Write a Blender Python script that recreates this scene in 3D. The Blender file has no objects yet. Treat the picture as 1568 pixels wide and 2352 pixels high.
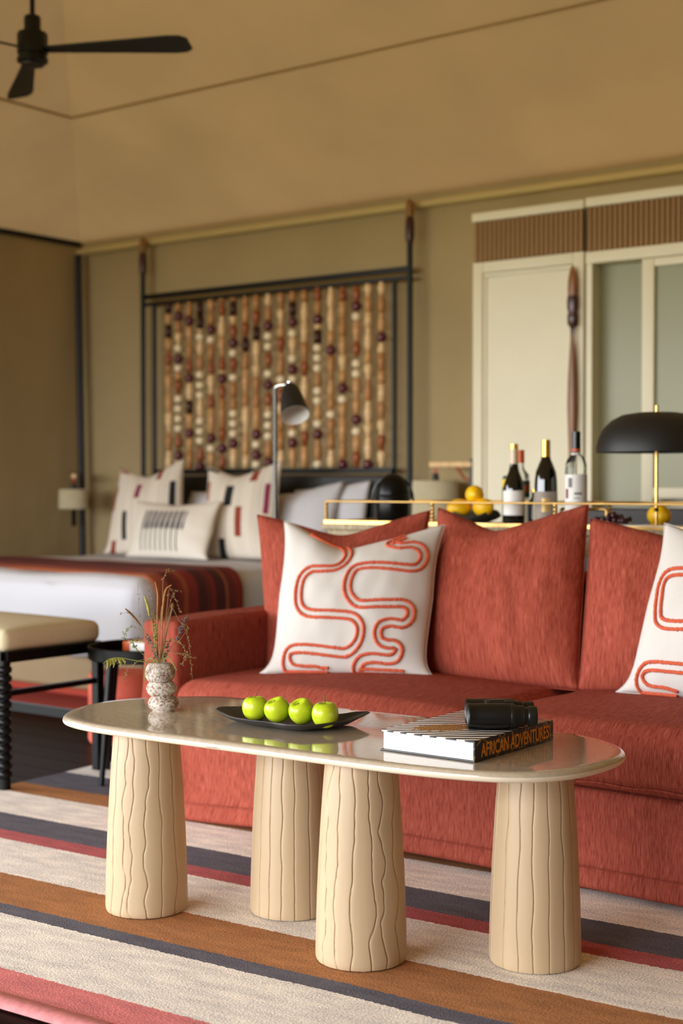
import bpy, bmesh, math, random
from mathutils import Vector, Matrix
from mathutils import noise as mnoise
random.seed(7)
SC = bpy.context.scene
COL = SC.collection
PI = math.pi

# ------------------------------------------------------------------ camera
F_PX = 3294.0
YAW = math.radians(37)
cam_d = bpy.data.cameras.new('camera')
cam_d.sensor_fit = 'VERTICAL'
cam_d.sensor_height = 36.0
cam_d.lens = F_PX / 2352 * 36
cam_d.clip_start = 0.05
cam_d.clip_end = 500
cam_d.dof.use_dof = True
cam_d.dof.focus_distance = 3.35
cam_d.dof.aperture_fstop = 2.6
cam = bpy.data.objects.new('camera', cam_d)
COL.objects.link(cam)
cam.location = (0, 0, 1.10)
cam.rotation_euler = (PI / 2 - math.atan(66 / F_PX), 0, YAW)
SC.camera = cam

# ------------------------------------------------------------------ sky, daylight, exposure
w = bpy.data.worlds.new('overcast_sky')
SC.world = w
w.use_nodes = True
bg = w.node_tree.nodes['Background']
bg.inputs[0].default_value = (0.94, 0.975, 1.03, 1)
bg.inputs[1].default_value = 13.2


def portal(name, loc, rot, sx, sy):
    l = bpy.data.lights.new(name, 'AREA')
    l.shape = 'RECTANGLE'
    l.size = sx
    l.size_y = sy
    l.cycles.is_portal = True
    o = bpy.data.objects.new(name, l)
    COL.objects.link(o)
    o.location = loc
    o.rotation_euler = rot


portal('front_opening_light', (-4.1, -3.0, 1.2), (PI / 2, 0, 0), 6.3, 3.0)
portal('side_opening_light', (-7.25, -0.4, 1.2), (PI / 2, 0, -PI / 2), 5.2, 3.0)
SC.view_settings.view_transform = 'Standard'
SC.view_settings.look = 'None'
SC.view_settings.gamma = 1
SC.view_settings.use_curve_mapping = False
SC.view_settings.exposure = 0.0
SC.cycles.use_denoising = True
SC.cycles.max_bounces = 10
SC.cycles.diffuse_bounces = 6
SC.cycles.glossy_bounces = 4
SC.cycles.transmission_bounces = 8
SC.cycles.sample_clamp_indirect = 6
SC.cycles.caustics_reflective = False
SC.cycles.caustics_refractive = False


# ------------------------------------------------------------------ materials
def lin(c):
    return tuple((x / 255 / 12.92 if x <= 10 else ((x / 255 + 0.055) / 1.055) ** 2.4) for x in c)


class NT:
    def __init__(s, name):
        s.m = bpy.data.materials.new(name)
        s.m.use_nodes = True
        s.t = s.m.node_tree
        s.p = s.t.nodes['Principled BSDF']
        s.out = s.t.nodes['Material Output']

    def n(s, typ, **kw):
        nd = s.t.nodes.new(typ)
        for k, v in kw.items():
            setattr(nd, k, v)
        return nd

    def l(s, a, b):
        s.t.links.new(a, b)

    def math(s, op, a, b=None, clamp=False):
        nd = s.n('ShaderNodeMath', operation=op)
        nd.use_clamp = clamp
        for i, v in enumerate((a, b)):
            if v is None:
                continue
            if isinstance(v, (int, float)):
                nd.inputs[i].default_value = v
            else:
                s.l(v, nd.inputs[i])
        return nd.outputs[0]

    def coord(s, kind='Object', scale=(1, 1, 1), rot=(0, 0, 0)):
        tc = s.n('ShaderNodeTexCoord')
        mp = s.n('ShaderNodeMapping')
        mp.inputs['Scale'].default_value = scale
        mp.inputs['Rotation'].default_value = rot
        s.l(tc.outputs[kind], mp.inputs[0])
        return mp.outputs[0]

    def noise(s, vec, scale=1, detail=3, rough=0.5):
        nd = s.n('ShaderNodeTexNoise')
        nd.inputs['Scale'].default_value = scale
        nd.inputs['Detail'].default_value = detail
        nd.inputs['Roughness'].default_value = rough
        s.l(vec, nd.inputs['Vector'])
        return nd.outputs['Fac']

    def ramp(s, fac, stops, interp='LINEAR'):
        nd = s.n('ShaderNodeValToRGB')
        cr = nd.color_ramp
        cr.interpolation = interp
        while len(cr.elements) < len(stops):
            cr.elements.new(0.5)
        for e, (p, c) in zip(cr.elements, stops):
            e.position = p
            e.color = tuple(c) + (1,)
        s.l(fac, nd.inputs[0])
        return nd.outputs[0]

    def mix(s, fac, a, b, blend='MIX'):
        nd = s.n('ShaderNodeMix', data_type='RGBA', blend_type=blend)
        if isinstance(fac, (int, float)):
            nd.inputs[0].default_value = fac
        else:
            s.l(fac, nd.inputs[0])
        for i, v in ((6, a), (7, b)):
            if isinstance(v, tuple):
                nd.inputs[i].default_value = v + (1,)
            else:
                s.l(v, nd.inputs[i])
        return nd.outputs[2]

    def col(s, c):
        if isinstance(c, tuple):
            s.p.inputs['Base Color'].default_value = c + (1,)
        else:
            s.l(c, s.p.inputs['Base Color'])

    def bump(s, h, strength=0.3, dist=0.002):
        b = s.n('ShaderNodeBump')
        b.inputs['Strength'].default_value = strength
        b.inputs['Distance'].default_value = dist
        s.l(h, b.inputs['Height'])
        s.l(b.outputs[0], s.p.inputs['Normal'])

    def set(s, **kw):
        for k, v in kw.items():
            s.p.inputs[k.replace('_', ' ')].default_value = v
        return s


def mat(name, c, rough=0.5, metal=0.0, var=0.0, nscale=8.0, stretch=(1, 1, 1), bump=0.0, bscale=60.0, bdist=0.002,
        coat=0.0, sheen=0.0, spec=0.5, kind='Object'):
    n = NT(name)
    c = lin(c)
    n.set(Roughness=rough, Metallic=metal)
    n.p.inputs['Specular IOR Level'].default_value = spec
    if coat:
        n.p.inputs['Coat Weight'].default_value = coat
        n.p.inputs['Coat Roughness'].default_value = 0.08
    if sheen:
        n.p.inputs['Sheen Weight'].default_value = sheen
        n.p.inputs['Sheen Roughness'].default_value = 0.4
        n.p.inputs['Sheen Tint'].default_value = tuple(c) + (1,)
    if var:
        f = n.noise(n.coord(kind, stretch), nscale, 4)
        n.col(n.ramp(f, [(0.3, tuple(x * (1 - var) for x in c)), (0.7, tuple(min(1, x * (1 + var)) for x in c))]))
    else:
        n.col(c)
    if bump:
        n.bump(n.noise(n.coord(kind, stretch), bscale, 3), bump, bdist)
    return n.m


M = {}


def canvas(name, c, transl):
    n = NT(name)
    c = lin(c)
    f = n.noise(n.coord('Object', (1, 1, 1)), 1.6, 3)
    colr = n.ramp(f, [(0.3, tuple(x * 0.92 for x in c)), (0.7, tuple(x * 1.06 for x in c))])
    n.col(colr)
    n.set(Roughness=0.85)
    n.p.inputs['Specular IOR Level'].default_value = 0.15
    h = n.math('ADD', n.noise(n.coord('Object', (3, 3, 1.2)), 1.0, 3), n.math('MULTIPLY', n.noise(n.coord('Object', (1, 1, 1)), 350, 2), 0.03))
    n.bump(h, 0.35, 0.03)
    if transl:
        t = n.n('ShaderNodeBsdfTranslucent')
        n.l(colr, t.inputs[0])
        mx = n.n('ShaderNodeMixShader')
        mx.inputs[0].default_value = transl
        n.l(n.p.outputs[0], mx.inputs[1])
        n.l(t.outputs[0], mx.inputs[2])
        n.l(mx.outputs[0], n.out.inputs[0])
    return n.m


M['canvas_wall'] = canvas('wall_canvas', (174, 154, 115), 0.0)
M['canvas_roof'] = canvas('roof_canvas', (172, 140, 94), 0.04)
M['piping'] = mat('eave_piping', (204, 182, 126), 0.7)
M['black'] = mat('black_metal', (10, 11, 11), 0.4, 0.0, spec=0.35)
M['black_gloss'] = mat('black_gloss', (7, 7, 7), 0.32, spec=0.25)
M['black_matte'] = mat('black_matte', (20, 20, 20), 0.5, bump=0.03, bscale=300)
M['steel'] = mat('brushed_steel', (88, 90, 90), 0.35, 0.8)
M['chrome'] = mat('chrome', (220, 220, 220), 0.12, 1.0)
M['gold'] = mat('polished_brass', (214, 172, 104), 0.28, 1.0, var=0.06, nscale=20)
M['cream_paint'] = mat('cream_paint', (230, 221, 192), 0.5, var=0.03, nscale=4)
M['reed'] = mat('reeded_wood', (150, 112, 64), 0.6, var=0.12, nscale=6, stretch=(3, 3, 0.4))
M['reed_dark'] = mat('frieze_backing', (96, 66, 34), 0.7)
M['wood_mid'] = mat('turned_wood', (208, 158, 102), 0.45, var=0.2, nscale=14, stretch=(2, 2, 0.5))
M['wood_pale'] = mat('pale_turned_wood', (240, 202, 150), 0.45, var=0.18, nscale=14, stretch=(2, 2, 0.5))
M['wood_tan'] = mat('tan_turned_wood', (186, 132, 78), 0.45, var=0.25, nscale=14, stretch=(2, 2, 0.5))
M['wood_red'] = mat('reddish_brown_wood', (156, 82, 34), 0.35, var=0.3, nscale=14, stretch=(2, 2, 0.5))
M['paddle_wood'] = mat('oiled_brown_wood', (134, 84, 42), 0.35, var=0.25, nscale=14, stretch=(2, 2, 0.3))
M['wood_ochre'] = mat('ochre_wood', (140, 98, 44), 0.5)
M['wood_dark'] = mat('dark_maroon_wood', (62, 24, 14), 0.3, var=0.3, nscale=14)
M['ball_purple'] = mat('maroon_ball', (92, 26, 40), 0.22, coat=0.5)
M['ball_cream'] = mat('cream_ball', (250, 228, 192), 0.3, var=0.1)
M['lampshade'] = mat('ribbed_shade', (196, 184, 152), 0.8, var=0.06, nscale=20, bump=0.3, bscale=200)
M['leather_red'] = mat('red_leather', (178, 84, 62), 0.55)
M['white_linen'] = mat('white_linen', (200, 199, 204), 0.8, bump=0.25, bscale=14, bdist=0.02, sheen=0.1)
M['bench_linen'] = mat('bench_linen', (205, 190, 155), 0.8, var=0.04, nscale=120, bump=0.15, bscale=500)
M['tan_fabric'] = mat('tan_fabric', (146, 122, 90), 0.8, var=0.05)
M['red_fabric'] = mat('red_plain_fabric', (186, 72, 52), 0.85, var=0.08, nscale=60)
M['white_glaze'] = mat('white_board', (232, 228, 220), 0.3)
M['lemon'] = mat('lemon_skin', (250, 192, 12), 0.4, var=0.1, nscale=30, bump=0.25, bscale=260)
M['grape'] = mat('grape_skin', (58, 18, 26), 0.35, var=0.3, nscale=40)
M['bottle_dark'] = mat('dark_green_glass', (8, 12, 9), 0.06, coat=0.6)
M['foil_gold'] = mat('gold_foil', (226, 186, 92), 0.3, 0.9)
M['foil_cream'] = mat('cream_foil', (226, 206, 176), 0.4)
M['foil_black'] = mat('black_foil', (16, 16, 17), 0.3)
M['label_white'] = mat('white_label', (236, 232, 226), 0.6)
M['label_taupe'] = mat('taupe_label', (150, 138, 126), 0.6)
M['label_gold'] = mat('gold_label', (206, 172, 104), 0.4, 0.3)
M['label_orange'] = mat('orange_label', (206, 92, 40), 0.5)
M['label_green'] = mat('green_label', (52, 84, 60), 0.5)
M['label_yellow'] = mat('yellow_label', (236, 196, 20), 0.5)
M['label_print'] = mat('grey_print', (110, 108, 116), 0.6)
M['label_red'] = mat('red_print', (128, 30, 52), 0.6)
M['slate'] = mat('dark_slate_bowl', (62, 66, 66), 0.5, var=0.2, nscale=20)
M['stone_band'] = mat('mottled_stone_band', (168, 150, 118), 0.6, var=0.3, nscale=60)
M['plate'] = mat('charcoal_stoneware', (50, 47, 45), 0.55, var=0.12, nscale=60, bump=0.15, bscale=240)
M['page'] = mat('white_pages', (242, 240, 236), 0.8, var=0.02, nscale=4, stretch=(1, 1, 300), bump=0.1, bscale=3)
M['spine_text'] = mat('orange_spine_lettering', (228, 146, 24), 0.5, var=0.12, nscale=80)
M['rubber'] = mat('binocular_rubber', (9, 9, 10), 0.42, bump=0.04, bscale=700)
M['rubber2'] = mat('binocular_ring', (22, 22, 23), 0.36)
M['lens'] = mat('coated_lens', (20, 26, 40), 0.05, coat=1.0)
M['foot_pad'] = mat('felt_pad', (170, 176, 186), 0.6)
M['stem_green'] = mat('green_stem', (128, 138, 66), 0.7, var=0.2, nscale=60)
M['stem_dry'] = mat('dry_stem', (150, 124, 78), 0.7, var=0.2, nscale=60)
M['catkin'] = mat('rust_catkin', (176, 120, 60), 0.8, var=0.25, nscale=200, bump=0.6, bscale=400)
M['catkin_green'] = mat('yellow_green_catkin', (172, 166, 70), 0.8, var=0.25, nscale=200, bump=0.6, bscale=400)
M['seed'] = mat('brown_seed_head', (134, 98, 52), 0.8, var=0.25, nscale=200, bump=0.6, bscale=400)
M['lavender'] = mat('lavender_floret', (112, 104, 112), 0.8, var=0.2, nscale=90)
M['apple_stem'] = mat('apple_stem', (120, 92, 40), 0.7)
M['cord_orange'] = mat('orange_tufted_cord', (206, 90, 58), 0.9, var=0.22, nscale=260, bump=0.7, bscale=420, sheen=0.2)
M['linen_cush'] = mat('off_white_linen', (208, 203, 196), 0.85, var=0.02, nscale=200, bump=0.2, bscale=600)
M['outside'] = mat('dry_grass_ground', (134, 128, 84), 0.95, var=0.2, nscale=0.5)
M['drawer'] = mat('dark_brown_cabinet', (42, 32, 27), 0.5)


def m_floor():
    n = NT('dark_polished_boards')
    f = n.noise(n.coord('Object', (1.2, 14, 1)), 3, 5)
    n.col(n.ramp(f, [(0.3, lin((16, 9, 7))), (0.7, lin((30, 16, 12)))]))
    n.set(Roughness=0.38, IOR=1.2)
    n.p.inputs['Specular IOR Level'].default_value = 0.12
    n.bump(f, 0.08, 0.002)
    return n.m


M['floor'] = m_floor()
M['pouf'] = mat('pouf_fabric', (226, 106, 84), 0.85, var=0.06, nscale=60)


def m_chenille(name, su, sv, gain=1.0):
    """terracotta chenille: fine streaks that run along UV.y"""
    n = NT(name)
    a = n.noise(n.coord('UV', (su, sv, 1)), 1.0, 3, 0.6)
    b = n.noise(n.coord('UV', (su * 0.28, sv * 0.3, 1)), 1.0, 2)
    k = n.math('ADD', n.math('MULTIPLY', a, 0.75), n.math('MULTIPLY', b, 0.25))
    g = lambda c: tuple(x * gain for x in lin(c))
    n.col(n.ramp(k, [(0.30, g((104, 35, 24))), (0.45, g((145, 61, 44))), (0.56, g((166, 79, 60))), (0.75, g((192, 108, 88)))]))
    n.set(Roughness=0.85)
    n.p.inputs['Specular IOR Level'].default_value = 0.25
    n.bump(k, 0.6, 0.004)
    return n.m


M['chen_box'] = m_chenille('terracotta_chenille', 380, 30, 0.93)
M['chen_pil'] = m_chenille('terracotta_chenille_cushion', 230, 15, 1.0)


def m_rug():
    n = NT('striped_flatweave')
    tc = n.n('ShaderNodeTexCoord')
    sp = n.n('ShaderNodeSeparateXYZ')
    n.l(tc.outputs['Object'], sp.inputs[0])
    wob = n.noise(n.coord('Object', (30, 30, 1)), 3.0, 2)
    wob2 = n.noise(n.coord('Object', (1.5, 1.5, 1)), 1.0, 2)
    y = n.math('ADD', sp.outputs[1], n.math('MULTIPLY', n.math('SUBTRACT', wob, 0.5), 0.014))
    y = n.math('ADD', y, n.math('MULTIPLY', n.math('SUBTRACT', wob2, 0.5), 0.02))
    y0, y1 = -0.7, 1.9            # rug-local range, y = 0 is world 2.6
    f = n.math('DIVIDE', n.math('SUBTRACT', y, y0), y1 - y0)
    cr, ch, br, rd, pk = lin((234, 229, 220)), lin((100, 99, 108)), lin((168, 118, 78)), lin((178, 98, 100)), lin((216, 130, 128))
    B = [(1.94, pk), (2.10, cr), (2.385, ch), (2.446, br), (2.645, cr), (2.917, rd), (3.0, ch), (3.166, cr), (3.405, br),
         (3.54, ch), (3.767, cr), (4.0, rd), (4.08, br), (4.3, cr)]
    base = n.ramp(f, [(0.0 if i == 0 else (b - 2.6 - y0) / (y1 - y0), c) for i, (b, c) in enumerate(B)], 'CONSTANT')
    fine = n.noise(n.coord('Object', (210, 400, 1)), 1.0, 4, 0.75)
    coarse = n.noise(n.coord('Object', (9, 30, 1)), 1.0, 3)
    k = n.math('ADD', n.math('MULTIPLY', fine, 1.1), n.math('MULTIPLY', coarse, 0.2))
    shade = n.ramp(k, [(0.49, (0.40, 0.37, 0.40)), (0.60, (0.86, 0.84, 0.86)), (0.68, (1.08, 1.07, 1.06)), (0.82, (1.9, 1.75, 1.5))])
    n.col(n.mix(1.0, base, shade, 'MULTIPLY'))
    n.set(Roughness=0.95)
    n.p.inputs['Specular IOR Level'].default_value = 0.1
    wv = n.n('ShaderNodeTexVoronoi')
    wv.inputs['Scale'].default_value = 1.0
    n.l(n.coord('Object', (150, 330, 1)), wv.inputs['Vector'])
    n.bump(n.math('ADD', n.math('MULTIPLY', wv.outputs['Distance'], -0.8), fine), 0.45, 0.0022)
    return n.m


M['rug'] = m_rug()


def m_marble():
    n = NT('polished_beige_marble')
    f = n.noise(n.coord('Object', (1, 1, 1)), 70, 6, 0.7)
    g = n.noise(n.coord('Object', (0.8, 2.4, 1)), 5, 4, 0.6)
    c = n.ramp(f, [(0.3, lin((180, 165, 143))), (0.55, lin((191, 176, 154))), (0.75, lin((203, 189, 167)))])
    c = n.mix(n.ramp(g, [(0.55, (0, 0, 0)), (0.72, (0.35, 0.35, 0.35))]), c, lin((222, 206, 182)))
    tc = n.n('ShaderNodeTexCoord')
    sp = n.n('ShaderNodeSeparateXYZ')
    n.l(tc.outputs['Object'], sp.inputs[0])
    side = n.math('LESS_THAN', sp.outputs[2], 0.4905)
    cr = n.noise(n.coord('Object', (7, 7, 150)), 1.0, 5, 0.7)
    crack = n.math('MULTIPLY', n.ramp(cr, [(0.64, (0, 0, 0)), (0.68, (1, 1, 1))]), side)
    c = n.mix(side, c, lin((232, 218, 192)))
    n.col(n.mix(crack, c, lin((120, 92, 66))))
    n.l(n.math('ADD', n.math('MULTIPLY', side, 0.35), n.math('MULTIPLY', f, 0.14)), n.p.inputs['Roughness'])
    n.p.inputs['Specular IOR Level'].default_value = 0.8
    n.l(n.math('SUBTRACT', 0.5, n.math('MULTIPLY', side, 0.5)), n.p.inputs['Coat Weight'])
    n.p.inputs['Coat Roughness'].default_value = 0.05
    n.bump(n.math('MULTIPLY', crack, -1.0), 0.5, 0.003)
    return n.m


M['marble'] = m_marble()


def m_leg():
    n = NT('cast_cream_column')
    f = n.noise(n.coord('Object', (26, 26, 1.2)), 1.0, 4)
    n.col(n.ramp(f, [(0.3, lin((183, 158, 124))), (0.7, lin((193, 169, 135)))]))
    n.set(Roughness=0.42)
    n.bump(n.noise(n.coord('Object', (90, 90, 2.5)), 1.0, 2), 0.06, 0.002)
    return n.m


M['column'] = m_leg()


def m_vase():
    n = NT('speckled_stoneware')
    v = n.noise(n.coord('Object', (1, 1, 1)), 190, 5, 0.7)
    z = n.noise(n.coord('Object', (1, 1, 1.6)), 28, 3, 0.6)
    k = n.math('ADD', n.math('MULTIPLY', v, 0.65), n.math('MULTIPLY', z, 0.35))
    n.col(n.ramp(k, [(0.40, lin((106, 70, 54))), (0.47, lin((170, 146, 128))), (0.53, lin((226, 216, 204)))]))
    n.set(Roughness=0.8)
    n.bump(k, 0.9, 0.006)
    return n.m


M['vase'] = m_vase()


def m_apple():
    n = NT('green_apple_skin')
    f = n.noise(n.coord('Object', (1, 1, 0.5)), 22, 4)
    c = n.ramp(f, [(0.35, lin((158, 186, 20))), (0.65, lin((204, 218, 44)))])
    v = n.n('ShaderNodeTexVoronoi')
    v.inputs['Scale'].default_value = 260
    n.l(n.coord('Object'), v.inputs['Vector'])
    n.col(n.mix(n.ramp(v.outputs['Distance'], [(0.14, (0.5, 0.5, 0.5)), (0.22, (0, 0, 0))]), c, lin((224, 232, 130))))
    n.set(Roughness=0.27)
    n.p.inputs['Subsurface Weight'].default_value = 0.08
    n.p.inputs['Subsurface Radius'].default_value = (0.01, 0.012, 0.003)
    return n.m


M['apple'] = m_apple()


def m_cover():
    n = NT('zebra_print_cover')
    # stripes sweep across the cover, bending near its near right corner; object x, y in metres from the book's corner
    tc = n.n('ShaderNodeTexCoord')
    sp = n.n('ShaderNodeSeparateXYZ')
    n.l(tc.outputs['Object'], sp.inputs[0])
    x, y = sp.outputs[0], sp.outputs[1]
    bend = n.math('MULTIPLY', n.math('MULTIPLY', x, x), 0.5)
    d = n.math('SUBTRACT', n.math('MULTIPLY', y, 0.8), n.math('MULTIPLY', x, 0.78))
    d = n.math('ADD', d, bend)
    wob = n.noise(n.coord('Object', (7, 7, 1)), 1.0, 2)
    d = n.math('ADD', d, n.math('MULTIPLY', wob, 0.035))
    s = n.math('SINE', n.math('MULTIPLY', d, 2 * PI / 0.0255))
    fac = n.ramp(n.math('ADD', n.math('MULTIPLY', s, 0.5), 0.5), [(0.46, lin((28, 27, 30))), (0.54, lin((240, 234, 228)))])
    # gilt and rust printed motif lying across the middle of the cover
    ex = n.math('DIVIDE', n.math('ADD', x, n.math('MULTIPLY', y, -0.55)), 0.075)
    ex = n.math('SUBTRACT', ex, 0.55)
    ey = n.math('DIVIDE', n.math('SUBTRACT', n.math('ADD', y, n.math('MULTIPLY', x, 0.2)), 0.13), 0.10)
    r = n.math('ADD', n.math('MULTIPLY', ex, ex), n.math('MULTIPLY', ey, ey))
    r = n.math('ADD', r, n.math('MULTIPLY', n.noise(n.coord('Object', (45, 45, 1)), 1.0, 4, 0.7), 1.6))
    msk = n.ramp(r, [(1.1, (1, 1, 1)), (1.0, (0, 0, 0))])
    msk = n.math('LESS_THAN', r, 1.25)
    sp2 = n.noise(n.coord('Object', (260, 260, 1)), 1.0, 3, 0.7)
    gilt = n.ramp(sp2, [(0.42, lin((60, 34, 18))), (0.5, lin((150, 88, 36))), (0.58, lin((200, 156, 90)))])
    n.col(n.mix(msk, fac, gilt))
    n.set(Roughness=0.35)
    return n.m


M['cover'] = m_cover()


def m_spine():
    n = NT('black_spine_with_gilt_cracks')
    v = n.n('ShaderNodeTexVoronoi', feature='DISTANCE_TO_EDGE')
    v.inputs['Scale'].default_value = 26
    n.l(n.coord('Object', (1, 0.7, 1)), v.inputs['Vector'])
    f = n.math('ADD', v.outputs['Distance'], n.math('MULTIPLY', n.noise(n.coord('Object'), 190, 4, 0.7), 0.35))
    n.col(n.ramp(f, [(0.165, lin((170, 134, 56))), (0.21, lin((34, 30, 34)))]))
    n.set(Roughness=0.5)
    return n.m


M['spine'] = m_spine()


def m_throw():
    n = NT('red_striped_throw')
    tc = n.n('ShaderNodeTexCoord')
    sp = n.n('ShaderNodeSeparateXYZ')
    n.l(tc.outputs['UV'], sp.inputs[0])
    dr, rd, og, bk, lr = lin((104, 34, 28)), lin((134, 38, 30)), lin((158, 84, 46)), lin((78, 26, 24)), lin((160, 72, 54))
    c = n.ramp(sp.outputs[0], [(0.0, og), (0.07, lr), (0.14, dr), (0.24, rd), (0.30, og), (0.34, rd), (0.46, bk), (0.56, dr), (0.62, rd),
                               (0.66, bk), (0.78, og), (0.81, dr), (0.9, rd)], 'CONSTANT')
    f = n.noise(n.coord('UV', (220, 60, 1)), 1.0, 3)
    n.col(n.mix(1.0, c, n.ramp(f, [(0.3, (0.75, 0.75, 0.75)), (0.7, (1.15, 1.15, 1.15))]), 'MULTIPLY'))
    n.set(Roughness=0.9)
    n.bump(f, 0.3, 0.003)
    return n.m


M['throw'] = m_throw()


def m_patch(name, base, patches, rib=0.0):
    """woven blocks of colour on a pillow face (UV 0..1)"""
    n = NT(name)
    tc = n.n('ShaderNodeTexCoord')
    sp = n.n('ShaderNodeSeparateXYZ')
    n.l(tc.outputs['UV'], sp.inputs[0])
    c = lin(base)
    if rib:
        f = n.noise(n.coord('UV', (26, 0.6, 1)), 1.0, 3)
        c = n.ramp(f, [(0.35, tuple(x * 0.86 for x in lin(base))), (0.6, lin(base))])
    for u0, u1, v0, v1, pc in patches:
        a = n.math('LESS_THAN', n.math('ABSOLUTE', n.math('SUBTRACT', sp.outputs[0], (u0 + u1) / 2)), (u1 - u0) / 2)
        b = n.math('LESS_THAN', n.math('ABSOLUTE', n.math('SUBTRACT', sp.outputs[1], (v0 + v1) / 2)), (v1 - v0) / 2)
        c = n.mix(n.math('MULTIPLY', a, b), c, lin(pc))
    n.col(c)
    n.set(Roughness=0.9)
    n.bump(n.noise(n.coord('UV', (90, 90, 1)), 1.0, 2), 0.2, 0.004)
    return n.m


BK, RB, MG, DR = (22, 26, 28), (142, 58, 36), (134, 36, 72), (160, 84, 72)
M['patch_a'] = m_patch('cream_block_weave', (226, 216, 200), [(.03, .09, .45, .75, DR), (.40, .48, .58, .80, MG), (.68, .76, .80, .97, RB),
                       (.88, .95, .45, .75, BK), (.26, .33, .12, .42, BK), (.1, .17, 0, .12, RB), (.04, .2, .93, .97, DR), (.55, .62, .1, .3, RB)], 1)
M['patch_b'] = m_patch('cream_block_weave_dark', (226, 216, 200), [(.04, .1, .58, .80, DR), (.36, .47, .50, .78, BK), (.68, .78, .78, .95, RB),
                       (.88, .94, .42, .74, MG), (.08, .17, .18, .5, MG), (.54, .63, .18, .48, RB), (.3, .4, 0, .16, BK), (.02, .2, .93, .97, BK)], 1)
M['patch_c'] = m_patch('cream_lumbar_weave', (230, 222, 208), [(.20, .74, .46, .76, (136, 126, 122)), (.20, .74, .40, .52, (78, 72, 78))] +
                       [(.20 + .066 * i, .20 + .066 * i + .017, .07, .78, (34, 56, 52)) for i in range(8)] +
                       [(.232 + .066 * i, .232 + .066 * i + .02, .40, .80, (214, 204, 194)) for i in range(8)])


def m_glass(name, tint, rough=0.0, alpha=None):
    n = NT(name)
    n.col(lin(tint))
    n.set(Roughness=rough)
    n.p.inputs['Transmission Weight'].default_value = 1.0
    n.p.inputs['IOR'].default_value = 1.2
    return n.m


M['clear_glass'] = m_glass('clear_bottle_glass', (240, 244, 244), 0.0)
M['mirror_glass'] = mat('grey_green_back_painted_glass', (150, 148, 116), 0.3, 0.0, spec=0.3)


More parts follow.
